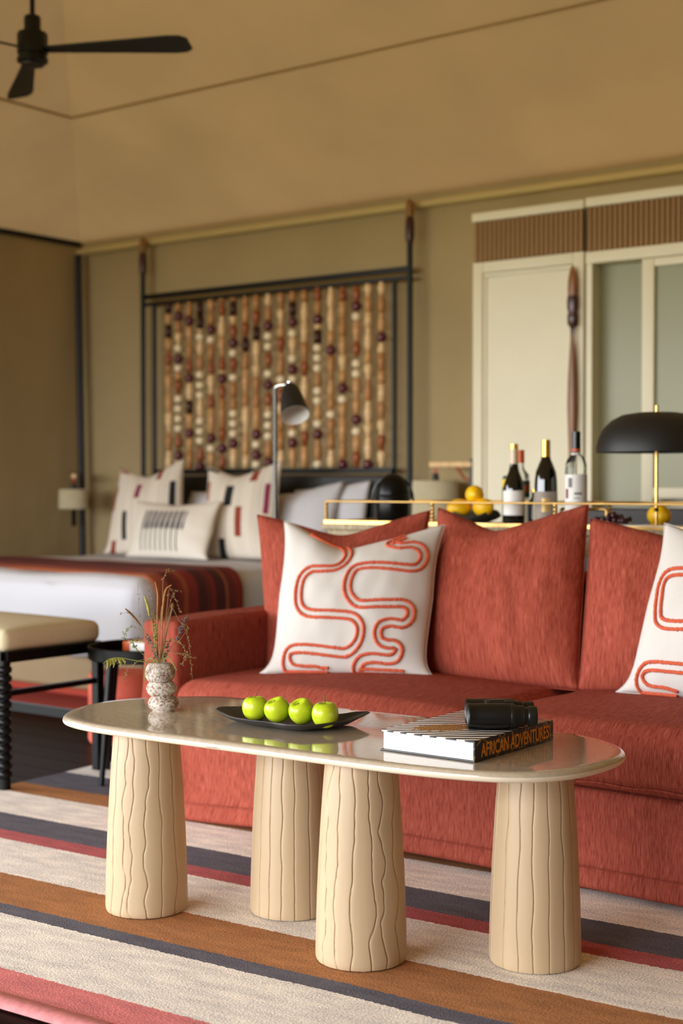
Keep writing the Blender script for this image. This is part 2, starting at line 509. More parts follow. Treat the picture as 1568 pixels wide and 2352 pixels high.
# ------------------------------------------------------------------ mesh building
class MB:
    def __init__(s):
        s.v, s.f, s.mi, s.uv = [], [], [], []

    def add(s, vs, fs, mi=0, uvs=None):
        o = len(s.v)
        s.v += [tuple(p) for p in vs]
        s.f += [tuple(i + o for i in f) for f in fs]
        s.mi += [mi] * len(fs)
        s.uv += list(uvs) if uvs else [(0.0, 0.0)] * len(vs)
        return s

    def box(s, x0, x1, y0, y1, z0, z1, mi=0):
        vs = [(x, y, z) for z in (z0, z1) for y in (y0, y1) for x in (x0, x1)]
        return s.add(vs, [(0, 2, 3, 1), (4, 5, 7, 6), (0, 1, 5, 4), (2, 6, 7, 3), (0, 4, 6, 2), (1, 3, 7, 5)], mi)

    def rbox(s, x0, x1, y0, y1, z0, z1, r=0.01, seg=2, sub=0, fn=None, mi=0):
        bm = bmesh.new()
        bmesh.ops.create_cube(bm, size=1)
        for v in bm.verts:
            v.co = Vector(((x0 + x1) / 2 + v.co.x * (x1 - x0), (y0 + y1) / 2 + v.co.y * (y1 - y0), (z0 + z1) / 2 + v.co.z * (z1 - z0)))
        bmesh.ops.bevel(bm, geom=bm.edges[:], offset=r, segments=seg, profile=0.5, affect='EDGES')
        if sub:
            m = max(x1 - x0, y1 - y0, z1 - z0)
            for ax, a, b in ((0, x0, x1), (1, y0, y1), (2, z0, z1)):
                k = max(1, int(round(sub * (b - a) / m)))
                no = [0, 0, 0]
                no[ax] = 1
                for i in range(1, k):
                    co = [0, 0, 0]
                    co[ax] = a + (b - a) * i / k
                    bmesh.ops.bisect_plane(bm, geom=bm.verts[:] + bm.edges[:] + bm.faces[:], plane_co=co, plane_no=no)
        bm.normal_update()
        vs = [fn(v.co.copy(), v.normal) if fn else v.co.copy() for v in bm.verts]
        bm.verts.index_update()
        s.add(vs, [[v.index for v in f.verts] for f in bm.faces], mi)
        bm.free()
        return s

    def tube(s, path, rad, n=10, mi=0, cap=True, squash=1.0):
        path = [Vector(p) for p in path]
        if isinstance(rad, (int, float)):
            rad = [rad] * len(path)
        vs, fs = [], []
        up = None
        for i, p in enumerate(path):
            t = (path[min(i + 1, len(path) - 1)] - path[max(i - 1, 0)]).normalized()
            if up is None:
                a = Vector((0, 0, 1)) if abs(t.z) < 0.9 else Vector((0, 1, 0))
                up = t.cross(a).normalized()
            up = (up - t * up.dot(t)).normalized()
            b = t.cross(up)
            for k in range(n):
                an = 2 * PI * k / n
                vs.append(p + (up * math.cos(an) + b * math.sin(an) * squash) * rad[i])
        for i in range(len(path) - 1):
            for k in range(n):
                k2 = (k + 1) % n
                fs.append((i * n + k, i * n + k2, (i + 1) * n + k2, (i + 1) * n + k))
        if cap:
            fs.append(tuple(range(n))[::-1])
            fs.append(tuple((len(path) - 1) * n + k for k in range(n)))
        return s.add(vs, fs, mi)

    def lathe(s, prof, c=(0, 0, 0), n=24, mi=0, sx=1.0, sy=1.0, axis=None, fn=None):
        """prof: (radius, height) pairs; axis: optional rotation matrix"""
        c = Vector(c)
        vs, fs = [], []
        for r, z in prof:
            for k in range(n):
                a = 2 * PI * k / n
                p = Vector((max(r, 1e-5) * math.cos(a) * sx, max(r, 1e-5) * math.sin(a) * sy, z))
                if fn:
                    p = fn(p, a)
                if axis:
                    p = axis @ p
                vs.append(c + p)
        for i in range(len(prof) - 1):
            for k in range(n):
                k2 = (k + 1) % n
                fs.append((i * n + k, i * n + k2, (i + 1) * n + k2, (i + 1) * n + k))
        fs.append(tuple(range(n))[::-1])
        fs.append(tuple((len(prof) - 1) * n + k for k in range(n)))
        return s.add(vs, fs, mi)

    def grid(s, fn, nu, nv, mi=0, flip=False):
        vs, uvs, fs = [], [], []
        for j in range(nv + 1):
            for i in range(nu + 1):
                vs.append(fn(i / nu, j / nv))
                uvs.append((i / nu, j / nv))
        for j in range(nv):
            for i in range(nu):
                a = j * (nu + 1) + i
                q = (a, a + 1, a + nu + 2, a + nu + 1)
                fs.append(q[::-1] if flip else q)
        return s.add(vs, fs, mi, uvs)

    def prism(s, pts, z0, z1, mi=0):
        n = len(pts)
        vs = [(x, y, z0) for x, y in pts] + [(x, y, z1) for x, y in pts]
        fs = [tuple(range(n))[::-1], tuple(range(n, 2 * n))] + [(i, (i + 1) % n, n + (i + 1) % n, n + i) for i in range(n)]
        return s.add(vs, fs, mi)


def world_loc(o):
    p = Vector((0, 0, 0))
    while o:
        p += o.location
        o = o.parent
    return p


def boxuv(me):
    uvl = me.uv_layers.new(name='UVMap') if not me.uv_layers else me.uv_layers[0]
    for p in me.polygons:
        n = p.normal
        a = (abs(n.x), abs(n.y), abs(n.z))
        for li in p.loop_indices:
            c = me.vertices[me.loops[li].vertex_index].co
            if a[2] >= a[0] and a[2] >= a[1]:
                uvl.data[li].uv = (c.x, c.y)
            elif a[1] >= a[0]:
                uvl.data[li].uv = (c.x, c.z)
            else:
                uvl.data[li].uv = (c.y, c.z)


def mesh(name, mb, mats, smooth=40, uv=None):
    me = bpy.data.meshes.new(name)
    me.from_pydata(mb.v, [], mb.f)
    for m in (mats if isinstance(mats, (list, tuple)) else [mats]):
        me.materials.append(M[m] if isinstance(m, str) else m)
    me.polygons.foreach_set('material_index', mb.mi)
    if uv == 'own':
        l = me.uv_layers.new(name='UVMap')
        flat = []
        for lp in me.loops:
            flat += mb.uv[lp.vertex_index]
        l.data.foreach_set('uv', flat)
    me.update()
    if uv == 'box':
        boxuv(me)
    if smooth is not None:
        me.polygons.foreach_set('use_smooth', [True] * len(me.polygons))
        me.set_sharp_from_angle(angle=math.radians(smooth))
    return me


def obj(name, mb, mats, parent=None, smooth=40, uv=None, local=False, label=None, kind=None):
    """one mesh object; vertices are given in world space (or local to the parent)"""
    if parent is not None and not local:
        off = world_loc(parent)
    elif parent is None:
        xs, ys, zs = zip(*mb.v)
        off = Vector(((min(xs) + max(xs)) / 2, (min(ys) + max(ys)) / 2, min(zs)))
    else:
        off = Vector((0, 0, 0))
    mb.v = [(x - off.x, y - off.y, z - off.z) for x, y, z in mb.v]
    o = bpy.data.objects.new(name, mesh(name, mb, mats, smooth, uv))
    COL.objects.link(o)
    if parent is not None:
        o.parent = parent
    else:
        o.location = off
    if label:
        o['label'] = label
    if kind:
        o['kind'] = kind
    return o


def tag(o, label, cat, group=None):
    o['label'] = label
    o['category'] = cat
    if group:
        o['group'] = group
    return o


def thing(name, label, cat, loc=(0, 0, 0), rotz=0.0, group=None):
    o = bpy.data.objects.new(name, None)
    COL.objects.link(o)
    o.empty_display_size = 0.1
    o.location = loc
    o.rotation_euler = (0, 0, rotz)
    return tag(o, label, cat, group)


def inst(src, name, parent, loc, rot=(0, 0, 0), scale=(1, 1, 1)):
    """another piece that shares a mesh"""
    o = bpy.data.objects.new(name, src)
    COL.objects.link(o)
    o.parent = parent
    o.location = loc
    o.rotation_euler = rot
    o.scale = scale
    return o


def copy_thing(root, loc, rotz, label):
    r = root.copy()
    COL.objects.link(r)
    r.location = loc
    r.rotation_euler = (0, 0, rotz)
    r['label'] = label
    for ch in root.children:
        c = ch.copy()
        COL.objects.link(c)
        c.parent = r
        for g in ch.children:
            d = g.copy()
            COL.objects.link(d)
            d.parent = c
    return r


def struct(name, mb, mats, smooth=None, uv=None):
    o = obj(name, mb, mats, None, smooth, uv)
    o['kind'] = 'structure'
    return o


# ------------------------------------------------------------------ the tent
XL, XR, YB, YF, ZE, SL = -7.25, 4.2, 6.7, -3.0, 2.715, 0.56
floor = struct('floor', MB().box(XL, XR, YF - 2.5, YB, -0.3, -0.012), 'floor')
nb = 68
bw = (YB - (YF - 1.0)) / nb
for i in range(nb):
    y0 = YF - 1.0 + i * bw
    b = MB().rbox(XL, XR, y0 + 0.0015, y0 + bw - 0.0015, -0.012, 0.0, 0.0012, 1)
    obj('floor_board', b, 'floor', floor, 30)
struct('ground', MB().box(-60, 50, -70, 40, -0.6, -0.35), 'outside')

wb = MB().grid(lambda u, v: (XL + (XR - XL) * u, YB + 0.012 * mnoise.noise(Vector((u * 9, v * 1.2, 3))), (ZE + 0.03) * v), 60, 8)
struct('wall_back', wb, 'canvas_wall', 60)
struct('added_wall_front', MB().box(-0.95, XR, YF - 0.02, YF, 0, ZE + 0.1), 'canvas_wall')  # out of view, added to shut off daylight from the right of the opening
wl = MB().grid(lambda u, v: (XL + 0.015 * mnoise.noise(Vector((u * 5, v * 1.5, 8))), 2.2 + (YB - 2.2) * u, ZE * v), 30, 8, flip=True)
struct('wall_left', wl, 'canvas_wall', 60)
struct('wall_right', MB().grid(lambda u, v: (XR, YF + (YB - YF) * u, ZE * v), 4, 4), 'canvas_wall')
yr = (YB + YF) / 2
hr = (YB - YF) / 2
zr = ZE + SL * hr
e_ = 0.15
A, B_ = (XL - e_, YB + e_, ZE - e_ * SL), (XR + e_, YB + e_, ZE - e_ * SL)
C_, D_ = (XR + e_, YF - e_, ZE - e_ * SL), (XL - e_, YF - e_, ZE - e_ * SL)
R1, R2 = (XL + hr, yr, zr), (XR - hr, yr, zr)
cl = MB()


def ruled(a, b, c, d, nu, nv, sag):
    a, b, c, d = map(Vector, (a, b, c, d))

    def f(u, v):
        p = (a.lerp(b, u)).lerp(d.lerp(c, u), v)
        k = 4 * v * (1 - v) * min(1, 6 * u * (1 - u))
        wr = 0.010 * mnoise.noise(Vector((p.x * 1.7, p.y * 1.2, p.z * 2)))
        return p + Vector((0, 0, sag * k + wr * k))
    return f


cl.grid(ruled(A, B_, R2, R1, 60, 24, -0.03), 60, 24)
cl.grid(ruled(D_, A, R1, R1, 30, 24, -0.03), 30, 24)
cl.grid(ruled(C_, D_, R1, R2, 20, 12, -0.03), 20, 12)
cl.grid(ruled(B_, C_, R2, R2, 20, 12, -0.03), 20, 12)
struct('ceiling', cl, 'canvas_roof', 50)
# sewn seam ridges of the roof and the hip ridge
sm = MB()
ys = YB - 0.94
sm.tube([(XL + 0.94, ys, ZE + SL * 0.94 - 0.014), (XR - 1.0, ys, ZE + SL * 0.94 - 0.014)], 0.007, 6)
sm2 = MB().tube([(XL + 0.94, ys, ZE + SL * 0.94 - 0.014), (XL + 0.94, YF + 1.0, ZE + SL * 0.94 - 0.014)], 0.007, 6)
struct('trim_1', sm, 'canvas_roof', 60)
struct('trim_2', sm2, 'canvas_roof', 60)
struct('trim_3', MB().tube([(XL, YB - 0.03, ZE - 0.062), (XR, YB - 0.03, ZE - 0.062)], 0.022, 10), 'piping', 60)
struct('trim_4', MB().tube([(XL + 0.02, 2.2, ZE - 0.01), (XL + 0.02, YB - 0.03, ZE - 0.01)], 0.018, 10), 'black', 60)
pole = MB().tube([(-7.135, 6.6, 0), (-7.135, 6.6, 0.66), (-7.17, 6.6, 2.62)], 0.024, 12)
tag(obj('tent_pole', pole, 'black', None, 60), 'slim black upright pole in the back left corner of the tent', 'pole')


# ------------------------------------------------------------------ rug
RUG_ROT = math.radians(3.1)
rug = thing('striped_rug', 'flatwoven wool rug with cream, charcoal, rust and red stripes under the table', 'rug', (-2.5, 2.6, 0), RUG_ROT)
x0, x1, yr0, yr1 = -1.52, 3.1, -0.655, 1.75


def rugf(u, v):
    x = x0 + (x1 - x0) * u
    y = yr0 + (yr1 - yr0) * v
    e = 0.006 * mnoise.noise(Vector((x * 9, y * 9, 0)))
    return (x + (e if u < 0.01 else 0), y, 0.011 + 0.0015 * mnoise.noise(Vector((x * 4, y * 4, 1))))


rb = MB().grid(rugf, 90, 50)
rb.box(x0 + 0.003, x1 - 0.003, yr0 + 0.002, yr1 - 0.002, 0.0005, 0.0095)
obj('woven_field', rb, 'rug', rug, 50, local=True)
bd = MB()
random.seed(3)
M['binding'] = mat('pink_overcast_yarn', (224, 150, 150), 0.9, var=0.15, nscale=60)
for i in range(300):
    x = x0 + 1.9 * i / 300
    r = 0.0042
    yy = yr0 + 0.004
    bd.tube([(x, yy + 0.036, 0.0125), (x + 0.002, yy + 0.012, 0.017), (x + 0.004, yy - 0.008, 0.012), (x + 0.004, yy - 0.009, 0.004)], r, 5)
obj('overcast_binding', bd, 'binding', rug, 60, local=True, kind='stuff')


# ------------------------------------------------------------------ pillows
def pillow_fn(c, T, ein=0.06, dent=0.0, du=0.5, dw=0.16, wr=0.006, seed=0):
    """c: four corners bl, br, tr, tl; returns S(u, v, side)"""
    bl, br, tr, tl = [Vector(p) for p in c]
    nrm = (br - bl).cross(tl - bl).normalized()       # front normal
    uph = ((tl - bl) + (tr - br)) * 0.5

    def S(u, v, s):
        a, b = 2 * u - 1, 2 * v - 1
        lo = max(0.0, -b)
        uu = 0.5 + 0.5 * a * (1 - ein * (1.25 + 0.9 * lo) * (1 - abs(b) ** (3 + 5 * lo)))
        vv = 0.5 + 0.5 * b * (1 - (ein if b > 0 else ein * 0.15) * (1 - a * a))
        p = bl.lerp(br, uu).lerp(tl.lerp(tr, uu), vv)
        g = abs(u - du) / (du if u < du else 1 - du)
        g = max(0.0, 1.01 - math.sqrt(g * g + 0.02)) ** 1.2
        g2 = math.exp(-((u - du) / dw) ** 2)
        p = p - uph * (dent * g * v ** 3)
        pu = max(0.0, 1 - abs(a) ** 2.6)
        pv = max(0.0, 1 - abs(b) ** 2.6)
        t = T * 0.5 * (pu * pv) ** 0.62
        t *= 1 - 0.45 * (g2 * v ** 4 if dent else 0)
        t += wr * (pu * pv) ** 0.3 * (mnoise.noise(Vector((u * 5, v * 3.2, seed))) + 0.5 * mnoise.noise(Vector((u * 11, v * 7, seed + 9))))
        return p + nrm * (t * s)
    return S


def pillow_mb(S, n=44):
    mb = MB()
    mb.grid(lambda u, v: S(u, v, 1), n, n)
    mb.grid(lambda u, v: S(u, v, -1), n, n, flip=True)
    return mb


def weld(o, d=0.0004):
    bm = bmesh.new()
    bm.from_mesh(o.data)
    bmesh.ops.remove_doubles(bm, verts=bm.verts[:], dist=d)
    bm.to_mesh(o.data)
    bm.free()


def pillow(name, c, T, mats, label, group=None, n=44, parent=None, **kw):
    S = pillow_fn(c, T, **kw)
    o = obj(name, pillow_mb(S, n), mats, parent, 70, 'own')
    weld(o)
    if parent is None:
        tag(o, label, 'cushion' if 'cushion' in name else 'pillow', group)
    return o, S


def seam_mb(S, r=0.003, n=60):
    pts = [(i / n, 0) for i in range(n)] + [(1, i / n) for i in range(n)] + [(1 - i / n, 1) for i in range(n)] + [(0, 1 - i / n) for i in range(n + 1)]
    return MB().tube([S(u, v, 0) for u, v in pts], r, 6, cap=False)


# ------------------------------------------------------------------ sofa
sofa = thing('sofa', 'long terracotta chenille sofa with loose skirt, in front of the brass rail', 'sofa', (-2.1, 3.9, 0))


def skirt(co, n):
    x = co.x
    if co.z < 0.1:
        co.z += 0.018 * min(1, max(0, (x + 3.2) / 0.4)) + 0.004 * math.sin(x * 5)
        if n.y < -0.3:
            co.y -= 0.02 + 0.03 * max(0, min(1, (-2.85 - x) / 0.3))
    co.y += 0.004 * mnoise.noise(Vector((co.x * 3, co.z * 2, 0)))
    return co


obj('base', MB().rbox(-3.25, -0.98, 3.41, 4.4, 0.012, 0.292, 0.02, 3, 26, skirt), 'chen_box', sofa, 60, 'box')
hem = MB().tube([(x, 3.386 - 0.03 * max(0, min(1, (-2.85 - x) / 0.3)), 0.072 + 0.018 * min(1, max(0, (x + 3.2) / 0.4))) for x in [-3.24 + 0.02 * i for i in range(113)]], 0.0016, 6)
obj('hem_stitch', hem, 'chen_box', sofa, 60, 'box')


def armf(co, n):
    if n.y < -0.2 and co.z < 0.6:
        co.y -= 0.10 * (1 - co.z / 0.6) ** 2.2
    co.z += 0.012 * max(0, (co.y - 3.4)) * (1 if co.z > 0.5 else 0)
    b = 0.006 * mnoise.noise(co * 4)
    return co + n * b


obj('arm', MB().rbox(-3.412, -3.25, 3.415, 4.42, 0.012, 0.648, 0.024, 4, 22, armf), 'chen_box', sofa, 60, 'box')
obj('arm', MB().rbox(-0.98, -0.82, 3.36, 4.42, 0.012, 0.648, 0.024, 4, 22, armf), 'chen_box', sofa, 60, 'box')
obj('backrest', MB().rbox(-3.25, -0.98, 4.26, 4.44, 0.2, 0.80, 0.04, 3, 16), 'chen_box', sofa, 60, 'box')


def seatf(xa, xb, seed):
    def f(co, n):
        ux = (co.x - xa) / (xb - xa)
        uy = min(1, max(0, (co.y - 3.37) / 0.85))
        if co.z > 0.37:
            co.z += 0.028 * math.sin(PI * min(1, max(0, ux))) ** 0.6 * math.sin(PI * min(1, uy * 0.8 + 0.15))
        if co.y < 3.45:
            co.y -= 0.012 * math.sin(PI * min(1, max(0, (co.z - 0.29) / 0.17)))
        return co + n * (0.006 * mnoise.noise(Vector((co.x * 3, co.y * 4, seed + co.z * 3))))
    return f


for k, (xa, xb) in enumerate(((-3.247, -2.118), (-2.112, -0.983))):
    obj('seat_cushion', MB().rbox(xa, xb, 3.385, 4.25, 0.293, 0.458, 0.06, 5, 30, seatf(xa, xb, k)), 'chen_box', sofa, 60, 'box')
    pp = MB().tube([(xa + 0.05 + (xb - xa - 0.1) * i / 40, 3.378, 0.317 + 0.002 * math.sin(i)) for i in range(41)], 0.0035, 6)
    obj('piping', pp, 'chen_box', sofa, 60, 'box')

GR = 'terracotta back cushions on the sofa'
red = [
    ([(-3.24, 3.86, .462), (-2.70, 3.98, .462), (-2.82, 4.27, 1.003), (-3.40, 4.00, .985)], 0.20, dict(dent=.17, du=.50, dw=.16, seed=2),
     'terracotta chenille cushion at the arm end of the sofa, behind the white patterned cushion'),
    ([(-2.63, 3.93, .462), (-2.06, 3.95, .462), (-2.175, 4.23, 1.030), (-2.755, 4.22, 1.014)], 0.22, dict(dent=.165, du=.42, dw=.16, seed=5),
     'terracotta chenille cushion fully in view, in front of the dark bottles'),
    ([(-2.075, 3.95, .462), (-1.50, 4.12, .462), (-1.56, 4.36, .985), (-2.155, 4.20, .985)], 0.20, dict(dent=.18, du=.66, dw=.16, seed=8),
     'terracotta chenille cushion half hidden by the white cushion at the right edge'),
]
for c, T, kw, lab in red:
    o, S = pillow('back_cushion', c, T, 'chen_pil', lab, GR, 56, wr=0.014, ein=.018, **kw)
    obj('seam_piping', seam_mb(S, 0.0014), 'chen_pil', o, 60)


def smooth_path(pts, n=14):
    """Catmull-Rom through 2-D points"""
    P = [Vector((a, b, 0)) for a, b in pts]
    P = [P[0] * 2 - P[1]] + P + [P[-1] * 2 - P[-2]]
    out = []
    for i in range(1, len(P) - 2):
        for k in range(n):
            t = k / n
            out.append(0.5 * ((2 * P[i]) + (P[i + 1] - P[i - 1]) * t + (2 * P[i - 1] - 5 * P[i] + 4 * P[i + 1] - P[i + 2]) * t * t +
                              (3 * P[i] - P[i - 1] - 3 * P[i + 1] + P[i + 2]) * t ** 3))
    out.append(P[-2])
    return out


def embroider(o, S, paths, off, r, W, Hh):
    nf = (S(0.55, 0.5, 1) - S(0.55, 0.5, -1)).normalized()
    for pts in paths:
        ctr = smooth_path(pts)
        for sgn in (1, -1):
            line = []
            for i, p in enumerate(ctr):
                a, b = ctr[max(i - 1, 0)], ctr[min(i + 1, len(ctr) - 1)]
                t = Vector(((b.x - a.x) * W, (b.y - a.y) * Hh, 0)).normalized()
                q = Vector((p.x - t.y * off * sgn / W, p.y + t.x * off * sgn / Hh, 0))
                u, v = min(0.995, max(0.005, q.x)), min(0.995, max(0.005, q.y))
                line.append(S(u, v, 1) + nf * 0.0022)
            # resample finely and roughen
            dense = []
            for a, b in zip(line[:-1], line[1:]):
                k = max(1, int((b - a).length / 0.0028))
                dense += [a.lerp(b, j / k) for j in range(k)]
            rad = [r * (1 + 0.38 * mnoise.noise(Vector((i * 0.55, sgn * 3, len(pts))))) for i in range(len(dense))]
            dense = [p + Vector((0, 0, 0.0016 * mnoise.noise(Vector((i * 0.5, 7, sgn))))) for i, p in enumerate(dense)]
            obj('tufted_cord', MB().tube(dense, rad, 7), 'cord_orange', o, 70)


W1 = [(-3.05, 3.60, .475), (-2.515, 3.84, .475), (-2.640, 4.085, .960), (-3.135, 3.83, .972)]
W2 = [(-1.915, 3.90, .478), (-1.36, 3.86, .478), (-1.27, 4.08, .985), (-1.835, 4.06, .980)]
PATHS1 = [[(0.189, 0.995), (0.244, 0.993), (0.325, 0.995), (0.397, 0.992), (0.452, 0.848), (0.433, 0.742), (0.378, 0.686), (0.298, 0.662), (0.225, 0.644), (0.172, 0.584), (0.158, 0.497), (0.169, 0.402), (0.209, 0.35), (0.281, 0.331), (0.395, 0.328), (0.517, 0.32), (0.577, 0.28), (0.595, 0.223), (0.575, 0.156), (0.509, 0.105), (0.409, 0.106), (0.286, 0.119), (0.169, 0.125), (0.122, 0.108), (0.125, 0.059), (0.17, 0.019), (0.241, 0.008), (0.314, 0.007), (0.35, 0.0), (0.4, 0.0)], [(0.787, 0.944), (0.742, 0.919), (0.706, 0.894), (0.772, 0.852), (0.848, 0.848), (0.905, 0.817), (0.934, 0.761), (0.92, 0.698), (0.873, 0.667), (0.759, 0.675), (0.622, 0.692), (0.522, 0.68), (0.486, 0.6), (0.483, 0.509), (0.511, 0.442), (0.57, 0.398), (0.681, 0.402), (0.784, 0.412), (0.85, 0.417), (0.889, 0.391), (0.894, 0.336), (0.855, 0.291), (0.778, 0.291), (0.722, 0.267), (0.705, 0.22), (0.723, 0.177), (0.767, 0.162), (0.811, 0.164), (0.841, 0.139), (0.817, 0.094), (0.762, 0.077), (0.677, 0.08), (0.606, 0.066), (0.567, 0.027), (0.575, 0.0), (0.625, 0.0), (0.725, 0.0), (0.85, 0.0)]]
PATHS2 = [[(0.3, 0.97), (0.36, 0.9), (0.5, 0.88), (0.56, 0.83), (0.52, 0.733), (0.308, 0.713), (0.244, 0.703), (0.173, 0.688), (0.131, 0.655), (0.12, 0.598), (0.133, 0.53), (0.153, 0.445), (0.177, 0.395), (0.236, 0.372), (0.353, 0.37), (0.417, 0.372), (0.62, 0.372), (0.68, 0.29633333333333334), (0.66, 0.22066666666666665), (0.6, 0.145), (0.464, 0.145), (0.4, 0.139), (0.288, 0.141), (0.178, 0.142), (0.128, 0.127), (0.109, 0.084), (0.142, 0.041), (0.202, 0.017), (0.295, 0.013), (0.345, 0.005), (0.375, 0.0)], [(0.62, 0.99), (0.7, 0.92), (0.84, 0.9), (0.9, 0.82), (0.84, 0.74), (0.76, 0.7), (0.74, 0.6), (0.8, 0.53), (0.9, 0.5), (0.93, 0.42), (0.88, 0.35), (0.8, 0.32), (0.78, 0.24), (0.84, 0.17), (0.92, 0.14), (0.92, 0.06), (0.84, 0.02)]]
GW = 'white cushions with orange cord pattern'
o, S = pillow('patterned_cushion', W1, 0.19, 'linen_cush', 'white cushion with winding orange double cord, propped beside the sofa arm', GW, 56, dent=.175, du=.40, dw=.14, seed=14, ein=.075)
embroider(o, S, PATHS1, 0.0120, 0.0057, .57, .52)
obj('edge_seam', seam_mb(S, 0.0012), 'linen_cush', o, 60)
o, S = pillow('patterned_cushion', W2, 0.20, 'linen_cush', 'white cushion with orange double cord, cut off by the right edge of the photo', GW, 56, dent=.12, du=.5, dw=.16, seed=17, ein=.075)
embroider(o, S, PATHS2, 0.0120, 0.0057, .57, .52)
obj('edge_seam', seam_mb(S, 0.0012), 'linen_cush', o, 60)


# ------------------------------------------------------------------ coffee table
table = thing('coffee_table', 'beige marble oval coffee table on four carved cream columns', 'table', (-2.14, 2.75, 0))
TOP = [(-2.813, 2.526), (-2.759, 2.492), (-2.677, 2.470), (-2.562, 2.466), (-2.368, 2.474), (-2.106, 2.486), (-1.916, 2.492), (-1.757, 2.503), (-1.602, 2.527),
       (-1.482, 2.575), (-1.422, 2.651), (-1.396, 2.741), (-1.394, 2.862), (-1.424, 2.963), (-1.514, 3.046), (-1.607, 3.081), (-1.754, 3.083), (-2.106, 3.068), (-2.308, 3.057),
       (-2.639, 3.035), (-2.732, 3.005), (-2.834, 2.912), (-2.887, 2.815), (-2.900, 2.723), (-2.875, 2.623)]


def closed_curve(pts, n=6):
    P = [Vector((a, b, 0)) for a, b in pts]
    m = len(P)
    out = []
    for i in range(m):
        p0, p1, p2, p3 = P[i - 1], P[i], P[(i + 1) % m], P[(i + 2) % m]
        for k in range(n):
            t = k / n
            out.append(0.5 * ((2 * p1) + (p2 - p0) * t + (2 * p0 - 5 * p1 + 4 * p2 - p3) * t * t + (3 * p1 - p0 - 3 * p2 + p3) * t ** 3))
    return out


oc = closed_curve(TOP)
# smooth the outline
for _ in range(12):
    m = len(oc)
    oc = [(oc[i - 1] + oc[i] * 2 + oc[(i + 1) % m]) / 4 for i in range(m)]
nn = len(oc)
nrm2 = []
for i in range(nn):
    t = (oc[(i + 1) % nn] - oc[i - 1]).normalized()
    nrm2.append(Vector((t.y, -t.x, 0)))
tb = MB()
prof = [(-0.010, 0.478)] + [(-0.010 + 0.010 * math.cos(a), 0.4885 + 0.0105 * math.sin(a)) for a in [(-80 + 160 * k / 8) * PI / 180 for k in range(9)]] + [(-0.0105, 0.4996), (-0.03, 0.4996)]
vs, fs = [], []
for off, z in prof:
    for p, q in zip(oc, nrm2):
        vs.append((p.x + q.x * off, p.y + q.y * off, z))
for r in range(len(prof) - 1):
    for i in range(nn):
        j = (i + 1) % nn
        fs.append((r * nn + i, r * nn + j, (r + 1) * nn + j, (r + 1) * nn + i))
fs.append(tuple(range(nn))[::-1])
fs.append(tuple((len(prof) - 1) * nn + i for i in range(nn)))
tb.add(vs, fs)
obj('tabletop', tb, 'marble', table, 50)


def column(cx, cy, seed, wav):
    random.seed(seed)
    ng = 17
    gr = []
    for g in range(ng):
        a0 = 2 * PI * (g + 0.2 * random.uniform(-1, 1)) / ng
        gr.append((a0, random.uniform(0, 50), random.uniform(0.5, 1.2) * wav, random.uniform(0.7, 1.0)))
    NA, NZ = 760, 92
    H0, H1 = 0.014, 0.479
    vs, fs = [], []
    for j in range(NZ + 1):
        t = j / NZ
        z = H0 + (H1 - H0) * t
        R = 0.105 - 0.006 * t - 0.017 * t * t
        if j < 3:
            R -= (0.0022, 0.0006, 0.0001)[j]
        cen = []
        for a0, ph, am, dp in gr:
            cen.append((a0 + am * 0.055 * mnoise.noise(Vector((ph, z * 14, 0))) * 2 + am * 0.022 * mnoise.noise(Vector((ph, z * 45, 3))) + 0.05 * am * mnoise.noise(Vector((ph, z * 5, 8))), dp))
        cen.sort()
        ci = 0
        for k in range(NA):
            a = 2 * PI * k / NA
            d = 0.0
            for c0, dp in cen:
                da = (a - c0 + PI) % (2 * PI) - PI
                if abs(da) < 0.09:
                    s = da * R
                    d -= 0.0026 * dp * math.exp(-(s / 0.0011) ** 2)
                    if s > 0:
                        d -= 0.0008 * dp * math.exp(-(s / 0.0045) ** 2)
            r = R + d
            vs.append((cx + r * math.cos(a), cy + r * math.sin(a), z))
    for j in range(NZ):
        for k in range(NA):
            k2 = (k + 1) % NA
            fs.append((j * NA + k, j * NA + k2, (j + 1) * NA + k2, (j + 1) * NA + k))
    fs.append(tuple(range(NA))[::-1])
    fs.append(tuple(NZ * NA + k for k in range(NA)))
    return MB().add(vs, fs)


for x, y, sd, wv in ((-2.600, 2.621, 11, 1.1), (-2.293, 2.830, 12, 0.35), (-1.933, 2.640, 13, 1.5), (-1.606, 2.865, 14, 0.4)):
    c = obj('column_leg', column(x, y, sd, wv), 'column', table, 70)
    for k in range(3):
        a = -PI / 2 + 0.7 + k * 2 * PI / 3
        pd = MB().lathe([(0.012, 0.0105), (0.012, 0.016)], (x + 0.084 * math.cos(a), y + 0.084 * math.sin(a), 0), 14)
        obj('foot_pad', pd, 'foot_pad', c, 40)


